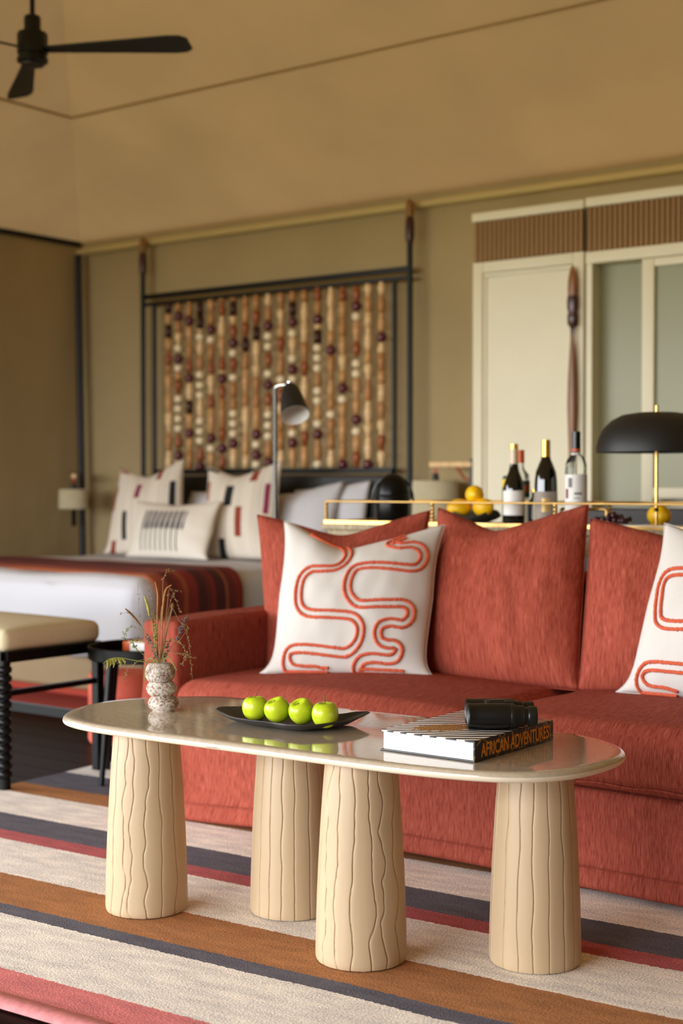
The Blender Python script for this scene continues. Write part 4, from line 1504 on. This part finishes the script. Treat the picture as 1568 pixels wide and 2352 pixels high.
obj('bead_moulding', MB().tube([(-3.705, YW + 0.002, 0.14), (-3.705, YW + 0.002, 2.118), (-3.24, YW + 0.002, 2.118), (-3.24, YW + 0.002, 0.14)], 0.006, 8), 'cream_paint', dr, 60)

gc = thing('glazed_cupboard', 'tall cream cupboard with grey green glass doors and reeded wooden frieze', 'cupboard', (-2.5, 6.35, 0))
GX1 = -2.05
obj('carcass', MB().rbox(-3.155, GX1, YW + 0.10, 6.62, 0.0, 2.395, 0.004, 1), 'cream_paint', gc, 30)
obj('crown_board', MB().rbox(-3.155, GX1, YW - 0.014, 6.62, 2.395, 2.44, 0.006, 2), 'cream_paint', gc, 30)
obj('frieze_panel', MB().box(-3.150, GX1, YW + 0.002, YW + 0.10, 2.188, 2.394), 'reed_dark', gc, 30)
reeds(gc, -3.150, GX1, 2.188, 2.394, YW + 0.002)
obj('lower_rail', MB().rbox(-3.155, GX1, YW - 0.01, YW + 0.10, 2.130, 2.186, 0.005, 2), 'cream_paint', gc, 40)
obj('side_stile', MB().box(-3.155, -3.125, YW + 0.0, YW + 0.10, 0.95, 2.13), 'cream_paint', gc, 30)
gp1 = obj('glass_pane', MB().box(-3.125, -2.86, YW + 0.085, YW + 0.095, 0.99, 2.13), 'mirror_glass', gc, 30)
gd = obj('glazed_door', MB().box(-2.812, GX1 - 0.06, YW + 0.020, YW + 0.028, 1.08, 2.09), 'mirror_glass', gc, 30)
for nm, bx in (('stile', (-2.872, -2.812, 1.0, 2.128)), ('stile', (GX1 - 0.06, GX1, 1.0, 2.128)), ('rail', (-2.812, GX1 - 0.06, 2.09, 2.128)), ('rail', (-2.812, GX1 - 0.06, 1.03, 1.08))):
    obj(nm, MB().rbox(bx[0], bx[1], YW, YW + 0.035, bx[2], bx[3], 0.004, 2), 'cream_paint', gd, 40)
obj('lower_cabinet', MB().rbox(-3.15, GX1, YW - 0.02, YW + 0.10, 0.0, 0.985, 0.006, 1), 'drawer', gc, 30)

pd = MB().lathe([(0.010, 0.02), (0.013, 0.6), (0.016, 1.2), (0.020, 1.35), (0.024, 1.46), (0.021, 1.6), (0.014, 1.72), (0.009, 1.775), (0.0075, 1.80)], (-3.212, 6.07, 0), 16, sy=0.6)
t = thing('carved_wooden_paddle', 'slender carved wooden paddle with dark grip leaning on the cream cupboard door', 'paddle', (-3.212, 6.07, 0))
obj('shaft', pd, 'paddle_wood', t, 70)
obj('carved_grip', MB().lathe([(0.0075, 1.80), (0.0095, 1.82), (0.011, 1.835), (0.024, 1.85), (0.026, 1.89), (0.021, 1.905), (0.027, 1.93), (0.027, 1.965), (0.024, 1.985)], (-3.212, 6.07, 0), 16, sy=0.6), 'wood_dark', t, 50)
obj('pointed_tip', MB().lathe([(0.022, 1.984), (0.024, 2.02), (0.022, 2.06), (0.015, 2.10), (0.002, 2.13)], (-3.212, 6.07, 0), 16, sy=0.6), 'paddle_wood', t, 70)


# ------------------------------------------------------------------ ceiling fan
fan = thing('ceiling_fan', 'black three bladed ceiling fan on a down rod below the canvas roof', 'ceiling fan', (-5.03, 4.36, 3.0))
fc = (-5.03, 4.36)
ceil_z = ZE + SL * min(YB - fc[1], fc[0] - XL)
obj('down_rod', MB().tube([(fc[0], fc[1], 3.2), (fc[0], fc[1], ceil_z - 0.06)], 0.012, 12), 'black', fan, 60)
obj('ceiling_rose', MB().lathe([(0.015, ceil_z - 0.16), (0.06, ceil_z - 0.12), (0.07, ceil_z + 0.02)], (fc[0], fc[1], 0), 20), 'black', fan, 50)
obj('motor_housing', MB().lathe([(0.012, 3.215), (0.034, 3.205), (0.038, 3.195), (0.038, 3.14), (0.064, 3.13), (0.069, 3.12), (0.069, 3.035), (0.062, 3.03), (0.062, 3.02), (0.070, 3.015), (0.070, 3.0), (0.05, 2.99)], (fc[0], fc[1], 0), 28), 'black', fan, 40)
obj('cover_disc', MB().lathe([(0.054, 2.996), (0.052, 2.984), (0.0, 2.981)], (fc[0], fc[1], 0), 24), 'black_matte', fan, 50)
HD = Vector((-math.sin(YAW), math.cos(YAW), 0))
away = math.atan2(HD.y, HD.x) + 0.30
for k in range(3):
    a = away + k * 2 * PI / 3
    d = Vector((math.cos(a), math.sin(a), 0))
    s_ = Vector((-d.y, d.x, 0))
    vs, fs = [], []
    L = [(0.055, 0.022), (0.12, 0.026), (0.25, 0.036), (0.45, 0.050), (0.66, 0.066), (0.715, 0.062), (0.745, 0.040)]
    tilt = math.radians(15)
    for r, hw in L:
        for sgn in (-1, 1):
            for th in (-0.004, 0.004):
                p = d * r + s_ * (sgn * hw * math.cos(tilt)) + Vector((0, 0, -sgn * hw * math.sin(tilt) + th + 3.055 - r * 0.03))
                vs.append((fc[0] + p.x, fc[1] + p.y, p.z))
    for i in range(len(L) - 1):
        b = i * 4
        fs += [(b, b + 4, b + 6, b + 2), (b + 1, b + 3, b + 7, b + 5), (b, b + 1, b + 5, b + 4), (b + 2, b + 6, b + 7, b + 3)]
    fs += [(0, 2, 3, 1), tuple(len(vs) - 4 + q for q in (0, 1, 3, 2))]
    obj('blade', MB().add(vs, fs), 'black_matte', fan, 30)


# ------------------------------------------------------------------ reading lamp behind the sofa
rl = thing('reading_lamp', 'slim steel floor lamp with tilted black bell shade, between bed and sofa', 'floor lamp', (-3.811, 4.6, 0))
obj('pole', MB().tube([(-3.811, 4.6, 0.02), (-3.811, 4.6, 1.497)], 0.0075, 12), 'steel', rl, 60)
obj('base', MB().lathe([(0.0, 0.0), (0.12, 0.0), (0.12, 0.012), (0.02, 0.022), (0.0, 0.022)], (-3.811, 4.6, 0), 32), 'black', rl, 40)
obj('neck', MB().tube([(-3.811, 4.6, 1.497), (-3.79, 4.6, 1.506), (-3.735, 4.6, 1.508)], 0.006, 10), 'chrome', rl, 60)
obj('pivot', MB().lathe([(0.004, -0.012), (0.010, -0.010), (0.010, 0.010), (0.004, 0.012)], (-3.735, 4.6, 1.508), 12), 'chrome', rl, 50)
ax = Vector((0.488, -0.384, -0.784)).normalized()
q = Vector((0, 0, 1)).rotation_difference(ax).to_matrix()
sp0 = Vector((-3.735, 4.6, 1.505))
shp = [(0.006, -0.002), (0.022, 0.004), (0.033, 0.022), (0.043, 0.055), (0.052, 0.105), (0.0575, 0.150), (0.0592, 0.166)]
inn = [(0.0592, 0.166), (0.0570, 0.166), (0.0555, 0.150), (0.050, 0.105), (0.041, 0.057), (0.02, 0.02), (0.0, 0.016)]
sh = obj('bell_shade', MB().lathe(shp, sp0, 32, axis=q), 'black_matte', rl, 60)
bm = bmesh.new()
bm.from_mesh(sh.data)
bm.faces.ensure_lookup_table()
bmesh.ops.delete(bm, geom=[f for f in bm.faces if len(f.verts) > 8 and f.calc_center_median().z < max(v.co.z for v in bm.verts) - 0.08], context='FACES_ONLY')
bm.to_mesh(sh.data)
bm.free()
obj('white_lining', MB().lathe(inn, sp0, 32, axis=q), M['label_white'], sh, 60, label='white inside of the shade')
me_ = sh.children[0].data
bm = bmesh.new()
bm.from_mesh(me_)
bmesh.ops.delete(bm, geom=[f for f in bm.faces if len(f.verts) > 8], context='FACES_ONLY')
bm.to_mesh(me_)
bm.free()


# ------------------------------------------------------------------ bench and side table
bench = thing('bobbin_leg_bench', 'black bobbin legged bench with cream padded seat at the foot of the bed', 'bench', (-4.6, 3.56, 0))
bx0, bx1, by0, by1 = -5.28, -4.016, 3.34, 3.79


def bench_pad(co, n):
    if co.z > 0.53:
        u = (co.x - bx0) / (bx1 - bx0)
        v = (co.y - by0) / (by1 - by0)
        co.z += 0.022 * (math.sin(PI * min(1, max(0, u))) ** 0.4) * (math.sin(PI * min(1, max(0, v))) ** 0.5)
    return co


obj('seat_pad', MB().rbox(bx0 - 0.012, bx1 + 0.012, by0 - 0.012, by1 + 0.012, 0.498, 0.578, 0.03, 4, 14, bench_pad), 'bench_linen', bench, 60)
for bxx in ((bx0, bx1, by0 - 0.018, by0 + 0.018), (bx0, bx1, by1 - 0.018, by1 + 0.018), (bx1 - 0.018, bx1 + 0.018, by0, by1), (bx0 - 0.018, bx0 + 0.018, by0, by1)):
    obj('seat_rail', MB().box(*bxx, 0.462, 0.50), 'black_gloss', bench, 30)
bp = [(0.021, 0.0), (0.021, 0.05)]
z = 0.05
while z < 0.43:
    for k in range(5):
        a = (-70 + 140 * k / 4) * PI / 180
        bp.append((0.012 + 0.0155 * math.cos(a), z + 0.0155 + 0.0155 * math.sin(a)))
    z += 0.031
bp += [(0.022, z), (0.022, 0.47)]
for x in (bx0, bx1):
    obj('bobbin_leg', MB().lathe(bp, (x, by0, 0), 16), 'black_gloss', bench, 50)
    obj('square_leg', MB().rbox(x - 0.018, x + 0.018, by1 - 0.018, by1 + 0.018, 0.0, 0.47, 0.003, 1), 'black_gloss', bench, 40)
for bxx in ((bx1 - 0.011, bx1 + 0.011, by0, by1, 0.342, 0.362), (bx0 - 0.011, bx0 + 0.011, by0, by1, 0.342, 0.362), (bx0, bx1, by1 - 0.012, by1 + 0.012, 0.19, 0.225)):
    obj('stretcher', MB().box(*bxx), 'black_gloss', bench, 30)

st = thing('tray_side_table', 'round black tray table on thin legs, left of the sofa arm', 'side table', (-3.70, 3.78, 0))
sc = (-3.772, 3.80)
tp = [(0.0, 0.452), (0.205, 0.452), (0.212, 0.457), (0.214, 0.50), (0.210, 0.503), (0.205, 0.50), (0.203, 0.463), (0.0, 0.462)]
obj('tray_top', MB().lathe(tp, (sc[0], sc[1], 0), 48), 'black_gloss', st, 40)
for k in range(4):
    a = -1.62 + k * PI / 2
    x, y = sc[0] + 0.17 * math.cos(a), sc[1] + 0.17 * math.sin(a)
    x2, y2 = sc[0] + 0.215 * math.cos(a), sc[1] + 0.215 * math.sin(a)
    obj('leg', MB().tube([(x2, y2, 0.012), (x, y, 0.455)], [0.010, 0.018], 12), 'black_gloss', st, 60)
bk = thing('hardback_book', 'small cream book with a red spine lying on the black tray table', 'book', (-3.72, 3.86, 0.4635))
obj('page_block', MB().box(-3.855, -3.64, 3.80, 3.94, 0.468, 0.505), 'page', bk, 30)
obj('cover', MB().box(-3.86, -3.635, 3.795, 3.945, 0.4635, 0.468).box(-3.86, -3.635, 3.795, 3.945, 0.505, 0.509), 'foil_cream', bk, 30)
obj('spine', MB().rbox(-3.89, -3.855, 3.795, 3.945, 0.4635, 0.509, 0.006, 2), 'label_orange', bk, 40, label='red spine')

tag(obj('red_pouf', MB().lathe([(0.0, 0.004), (0.135, 0.004), (0.142, 0.02), (0.142, 0.285), (0.134, 0.298), (0.05, 0.302), (0.0, 0.302)], (-4.41, 4.30, 0), 36), 'pouf', None, 50),
    'round terracotta pouf on the floor behind the black tray table', 'pouf')
tag(obj('bedside_mat', MB().rbox(-6.3, -4.85, 4.69, 5.04, 0.0, 0.012, 0.004, 1), 'red_fabric', None, 40), 'plain terracotta mat on the dark floor at the foot of the bed', 'mat')


# ------------------------------------------------------------------ drinks console with brass gallery
cx0, cx1, cy0, cy1 = -3.505, -1.62, 4.55, 4.98
cart = thing('brass_drinks_console', 'brass railed drinks console behind the sofa back', 'console', (-2.55, 4.76, 0))
obj('stone_top', MB().rbox(cx0 - 0.02, cx1, cy0 - 0.012, cy1 + 0.012, 0.915, 0.944, 0.004, 1), 'stone_band', cart, 30)
obj('brass_edge', MB().box(cx0, cx1, cy0 - 0.016, cy0 - 0.006, 0.940, 0.953), 'gold', cart, 30)
obj('brass_edge', MB().box(cx0 - 0.004, cx0 + 0.006, cy0, cy1, 0.93, 0.953), 'gold', cart, 30)
obj('apron', MB().box(cx0, cx1, cy0 + 0.01, cy1, 0.84, 0.915), 'stone_band', cart, 30)
ZR = 1.028
obj('gallery_rail', MB().tube([(cx1, cy0, ZR), (cx0, cy0, ZR), (cx0, cy1, ZR)], 0.0040, 8), 'gold', cart, 60)
obj('gallery_rail', MB().tube([(cx0, cy1, ZR), (cx1, cy1, ZR)], 0.0040, 8), 'gold', cart, 60)
pr_ = []
for k in range(5):
    for j in range(5):
        a = (-65 + 130 * j / 4) * PI / 180
        pr_.append((0.0035 + 0.0048 * math.cos(a), 0.953 + 0.0075 + k * 0.015 + 0.0072 * math.sin(a)))
gp_me = mesh('gallery_post', MB().lathe(pr_, (0, 0, 0), 10), 'gold', 60)
for x in (cx0, -2.997, -2.473, -1.95):
    for y in (cy0, cy1):
        inst(gp_me, 'gallery_post', cart, Vector((x, y, 0)) - world_loc(cart))
for x in (cx0 + 0.015, -2.32, cx1):
    for y in (cy0 + 0.02, cy1 - 0.02):
        l_ = obj('leg', MB().tube([(x, y, 0.0), (x, y, 0.86)], 0.012, 10), 'steel', cart, 60)
        obj('brass_collar', MB().lathe([(0.013, 0.80), (0.018, 0.805), (0.018, 0.835), (0.013, 0.84)], (x, y, 0), 12), 'gold', l_, 50)
DZ = 0.9445


def bottle(name, x, y, prof, mats_, label, cat='bottle', bands=(), group='bottles on the drinks console', glass='bottle_dark', liquid=None):
    t = thing(name, label, cat, (x, y, DZ), 0, group)
    obj('glass_body', MB().lathe(prof, (0, 0, 0), 28), glass, t, 50, local=True)
    for nm, m, r, z0, z1 in bands:
        o = obj(nm, MB().lathe([(r - 0.001, z0), (r, z0 + 0.0006), (r, z1 - 0.0006), (r - 0.001, z1)], (0, 0, 0), 28), m, t, 50, local=True)
    return t


burg = [(0.030, 0.0), (0.038, 0.002), (0.040, 0.008), (0.040, 0.125), (0.038, 0.15), (0.030, 0.175), (0.020, 0.20), (0.0155, 0.222), (0.0142, 0.25), (0.0142, 0.296), (0.012, 0.300)]
bord = [(0.030, 0.0), (0.038, 0.002), (0.039, 0.008), (0.039, 0.185), (0.036, 0.205), (0.025, 0.222), (0.0158, 0.235), (0.0145, 0.25), (0.0145, 0.305), (0.0125, 0.309)]
sloped = [(0.032, 0.0), (0.041, 0.002), (0.0425, 0.008), (0.0425, 0.13), (0.0415, 0.165), (0.038, 0.195), (0.028, 0.222), (0.018, 0.245), (0.0155, 0.26), (0.0152, 0.308), (0.013, 0.313)]
b1 = bottle('wine_bottle', -2.730, 4.70, burg, None, 'dark wine bottle with plain white label and cream neck', bands=(('label', 'label_white', 0.0405, 0.035, 0.128), ('neck_foil', 'foil_cream', 0.0152, 0.215, 0.300), ('cap', 'foil_gold', 0.0155, 0.284, 0.3035)))
b2 = bottle('wine_bottle', -2.594, 4.70, sloped, None, 'dark wine bottle with taupe label and gold capsule', bands=(('label', 'label_taupe', 0.043, 0.02, 0.125), ('capsule', 'foil_gold', 0.0165, 0.248, 0.316)))
b3 = bottle('wine_bottle', -2.690, 4.87, bord, None, 'dark bottle standing behind the gold capped wine bottle', bands=())
vod = [(0.030, 0.0), (0.038, 0.002), (0.040, 0.008), (0.040, 0.205), (0.0385, 0.225), (0.033, 0.243), (0.022, 0.256), (0.0155, 0.262), (0.0145, 0.27), (0.0145, 0.31), (0.013, 0.312)]
b4 = bottle('spirit_bottle', -2.480, 4.72, vod, None, 'clear spirit bottle with white label and black cap, right of the wine', glass='clear_glass',
            bands=(('label', 'label_white', 0.0406, 0.042, 0.188), ('cap', 'foil_black', 0.0160, 0.268, 0.345), ('cap_seal', 'label_orange', 0.0163, 0.272, 0.282), ('neck_ring', 'label_white', 0.018, 0.258, 0.266)))
gin = [(0.030, 0.0), (0.036, 0.002), (0.037, 0.008), (0.037, 0.165), (0.033, 0.19), (0.016, 0.21), (0.014, 0.22), (0.014, 0.27), (0.012, 0.272)]
b5 = bottle('spirit_bottle', -2.800, 4.87, gin, None, 'clear bottle with green and orange label, half hidden behind the white labelled wine', glass='clear_glass',
            bands=(('label', 'label_green', 0.0374, 0.10, 0.20 - 0.035), ('label_spot', 'label_orange', 0.0378, 0.12, 0.15), ('cap', 'label_orange', 0.0155, 0.235, 0.285)))
b6 = bottle('drink_can', -2.838, 4.84, [(0.018, 0), (0.022, 0.005), (0.022, 0.175), (0.017, 0.185)], None, 'slim can with yellow top peeping left of the white labelled wine', 'can', glass='label_green', bands=(('yellow_band', 'label_yellow', 0.0224, 0.140, 0.172),))
b7 = bottle('mixer_bottle', -2.665, 4.74, [(0.018, 0), (0.023, 0.003), (0.0235, 0.07), (0.02, 0.085), (0.011, 0.105), (0.010, 0.13), (0.009, 0.131)], None, 'little clear mixer bottle between the two wine bottles', glass='clear_glass', bands=(('cap', 'foil_gold', 0.0112, 0.122, 0.134),))
# print on the white spirit label, facing the room
fr = Vector((0, 0, 0)) - Vector((-2.480, 4.72, 0))
an = math.atan2(fr.y, fr.x)
lb = MB()
for (da0, da1, z0, z1) in ((-0.15, 0.55, 0.114, 0.122), (-0.2, 0.35, 0.100, 0.103), (-0.1, 0.4, 0.078, 0.080)):
    lb.grid(lambda u, v: (0.0411 * math.cos(an + da0 + (da1 - da0) * u), 0.0411 * math.sin(an + da0 + (da1 - da0) * u), z0 + (z1 - z0) * v), 8, 1)
obj('label_lettering', lb, 'label_print', b4, 50, local=True)
obj('label_crest', MB().grid(lambda u, v: (0.0411 * math.cos(an - 0.75 + 0.4 * u), 0.0411 * math.sin(an - 0.75 + 0.4 * u), 0.140 + 0.035 * v), 6, 1), 'label_print', b4, 50, local=True)
obj('label_wedge', MB().grid(lambda u, v: (0.0411 * math.cos(an - 1.1 + 0.35 * u), 0.0411 * math.sin(an - 1.1 + 0.35 * u), 0.100 + 0.035 * v), 6, 1), 'label_red', b4, 50, local=True)

an2 = math.atan2(-4.70, 2.594)
obj('label_emblem', MB().grid(lambda u, v: (0.0433 * math.cos(an2 - 0.35 + 0.7 * u), 0.0433 * math.sin(an2 - 0.35 + 0.7 * u), 0.050 + 0.05 * v), 8, 1), 'label_gold', b2, 50, local=True)
# bowl of lemons
bwl = MB()
RW = [(0.0, 0.0), (0.04, 0.0), (0.062, 0.012), (0.088, 0.026), (0.100, 0.038), (0.098, 0.041), (0.082, 0.029), (0.055, 0.016), (0.0, 0.012)]
bwl.lathe(RW, (-2.925, 4.74, DZ), 32, fn=lambda p, a: Vector((p.x, p.y, p.z * (1 + 0.35 * math.sin(3 * a + 2.2)))))
tag(obj('wavy_bowl', bwl, 'slate', None, 60), 'wavy dark slate bowl holding yellow lemons on the console', 'bowl')


def lemon(x, y, z, rot, label, s=1.0):
    prof = []
    for k in range(15):
        a = -PI / 2 + PI * k / 14
        zz = math.sin(a) * 0.042
        r = 0.0315 * math.cos(a) ** 0.85
        if abs(math.sin(a)) > 0.93:
            zz *= 1.10
        prof.append((r * s * 1.12, zz * s * 1.05))
    q_ = Matrix.Rotation(rot[2], 3, 'Z') @ Matrix.Rotation(rot[0], 3, 'X')
    tag(obj('lemon', MB().lathe(prof, (x, y, z), 20, axis=q_), 'lemon', None, 70), label, 'lemon', 'lemons on the drinks console')


lemon(-2.915, 4.72, DZ + 0.112, (PI / 2, 0, 0.6), 'lemon on top of the heap in the wavy bowl', 1.02)
lemon(-2.965, 4.69, DZ + 0.060, (PI / 2, 0, -0.9), 'lemon at the left under the top one in the bowl')
lemon(-2.870, 4.71, DZ + 0.064, (PI / 2, 0, 1.3), 'lemon at the right under the top one in the bowl')
lemon(-2.920, 4.78, DZ + 0.060, (PI / 2, 0, 0.2), 'lemon at the back of the heap in the bowl')

# ice bucket
ib = thing('black_ice_bucket', 'domed black ice bucket with steel handle on the left of the console', 'ice bucket', (-3.328, 4.76, DZ))
obj('pail', MB().lathe([(0.0, 0.0), (0.062, 0.0), (0.066, 0.006), (0.070, 0.06), (0.070, 0.105), (0.067, 0.11), (0.0, 0.11)], (0, 0, 0), 36), 'black_gloss', ib, 40, local=True)
obj('dome_lid', MB().lathe([(0.069, 0.111), (0.0685, 0.118), (0.063, 0.148), (0.050, 0.174), (0.030, 0.190), (0.0, 0.196)], (0, 0, 0), 36), 'black_gloss', ib, 60, local=True)
obj('lid_knob', MB().lathe([(0.006, 0.194), (0.006, 0.204), (0.012, 0.208), (0.011, 0.216), (0.0, 0.219)], (0, 0, 0), 16), 'black_gloss', ib, 60, local=True)
hp = []
for k in range(17):
    a = PI * k / 16
    p = RTV * (0.084 * math.cos(a)) * 1.0 + Vector((0, 0, 0.085 + 0.105 * math.sin(a)))
    hp.append(p + DPV * -0.02 * math.sin(a))
obj('handle', MB().tube(hp, 0.0042, 8), 'steel', ib, 60, local=True)

# table lamp
tl = thing('dome_table_lamp', 'brass stemmed table lamp with a wide matt black dome shade', 'table lamp', (-2.163, 4.72, DZ))
obj('stem', MB().tube([(0, 0, 0.01), (0, 0, 0.43)], 0.0062, 12), 'gold', tl, 60, local=True)
obj('switch', MB().lathe([(0.0065, 0.055), (0.008, 0.058), (0.008, 0.066), (0.0065, 0.069)], (0, 0, 0), 12), 'black', tl, 50, local=True)
obj('base', MB().lathe([(0.0, 0.0), (0.048, 0.0), (0.050, 0.004), (0.047, 0.009), (0.01, 0.012), (0.0, 0.012)], (0, 0, 0), 32), 'gold', tl, 50, local=True)
dome = [(0.212, 0.2645), (0.211, 0.285), (0.203, 0.318), (0.186, 0.350), (0.158, 0.378), (0.120, 0.397), (0.07, 0.405), (0.012, 0.408)]
dome += [(0.010, 0.405), (0.07, 0.402), (0.118, 0.394), (0.155, 0.375), (0.183, 0.348), (0.200, 0.317), (0.208, 0.285), (0.2095, 0.2645)]
dm = MB()
n = 64
vs = [(r * math.cos(2 * PI * k / n), r * math.sin(2 * PI * k / n), z) for r, z in dome for k in range(n)]
fs = [(i * n + k, i * n + (k + 1) % n, ((i + 1) % len(dome)) * n + (k + 1) % n, ((i + 1) % len(dome)) * n + k) for i in range(len(dome)) for k in range(n)]
obj('dome_shade', dm.add(vs, fs), 'black_matte', tl, 50, local=True)

# grapes and lemon on a white board
tag(obj('serving_board', MB().rbox(-2.37, -2.02, 4.585, 4.66, DZ, DZ + 0.010, 0.003, 2), 'white_glaze', None, 40), 'narrow white serving board under the grapes on the console', 'board')
gr = thing('grape_bunch', 'bunch of dark purple grapes on the white board', 'grapes', (-2.285, 4.63, DZ + 0.0102))
random.seed(9)
gm = mesh('grape', MB().lathe([(0.0095 * r, 0.0105 * z) for r, z in ball], (0, 0, 0), 12), 'grape', 70)
pts = []
for k in range(900):
    p = Vector((random.uniform(-0.058, 0.058), random.uniform(-0.028, 0.028), 0.0105 + abs(random.gauss(0, 0.011))))
    if p.z > 0.012 + 0.028 * (0.55 + 0.45 * math.cos(p.x * 75)) or any((p - q_).length < 0.0155 for q_ in pts):
        continue
    pts.append(p)
for p in pts[:46]:
    inst(gm, 'grape', gr, p)
obj('stalk', MB().tube([(-0.04, 0, 0.022), (0.0, 0.004, 0.03), (0.05, 0, 0.012), (0.075, -0.01, 0.006)], 0.002, 6), 'stem_green', gr, 60, local=True)
lemon(-2.198, 4.82, DZ + 0.039, (PI / 2, 0, 1.0), 'single lemon behind the brass lamp stem, right of the grapes', 1.1)
hd = MB()
hd.tube([(-2.388, 4.785, DZ), (-2.388, 4.785, DZ + 0.055), (-2.394, 4.785, DZ + 0.060), (-2.57, 4.785, DZ + 0.060)], 0.0065, 10)
hd.tube([(-2.57, 4.785, DZ + 0.060), (-2.576, 4.785, DZ + 0.055), (-2.576, 4.785, DZ)], 0.0065, 10)
hb = thing('handled_tray', 'dark tray with a brass handle between vodka bottle and grapes', 'tray', (-2.47, 4.80, DZ))
hb['label'] = 'small dark tray with upright brass handle, left of the grapes'
obj('tray_base', MB().rbox(-2.585, -2.38, 4.772, 4.95, DZ, DZ + 0.0008, 0.0003, 1), 'drawer', hb, 30)
obj('brass_handle', hd, 'gold', hb, 60)
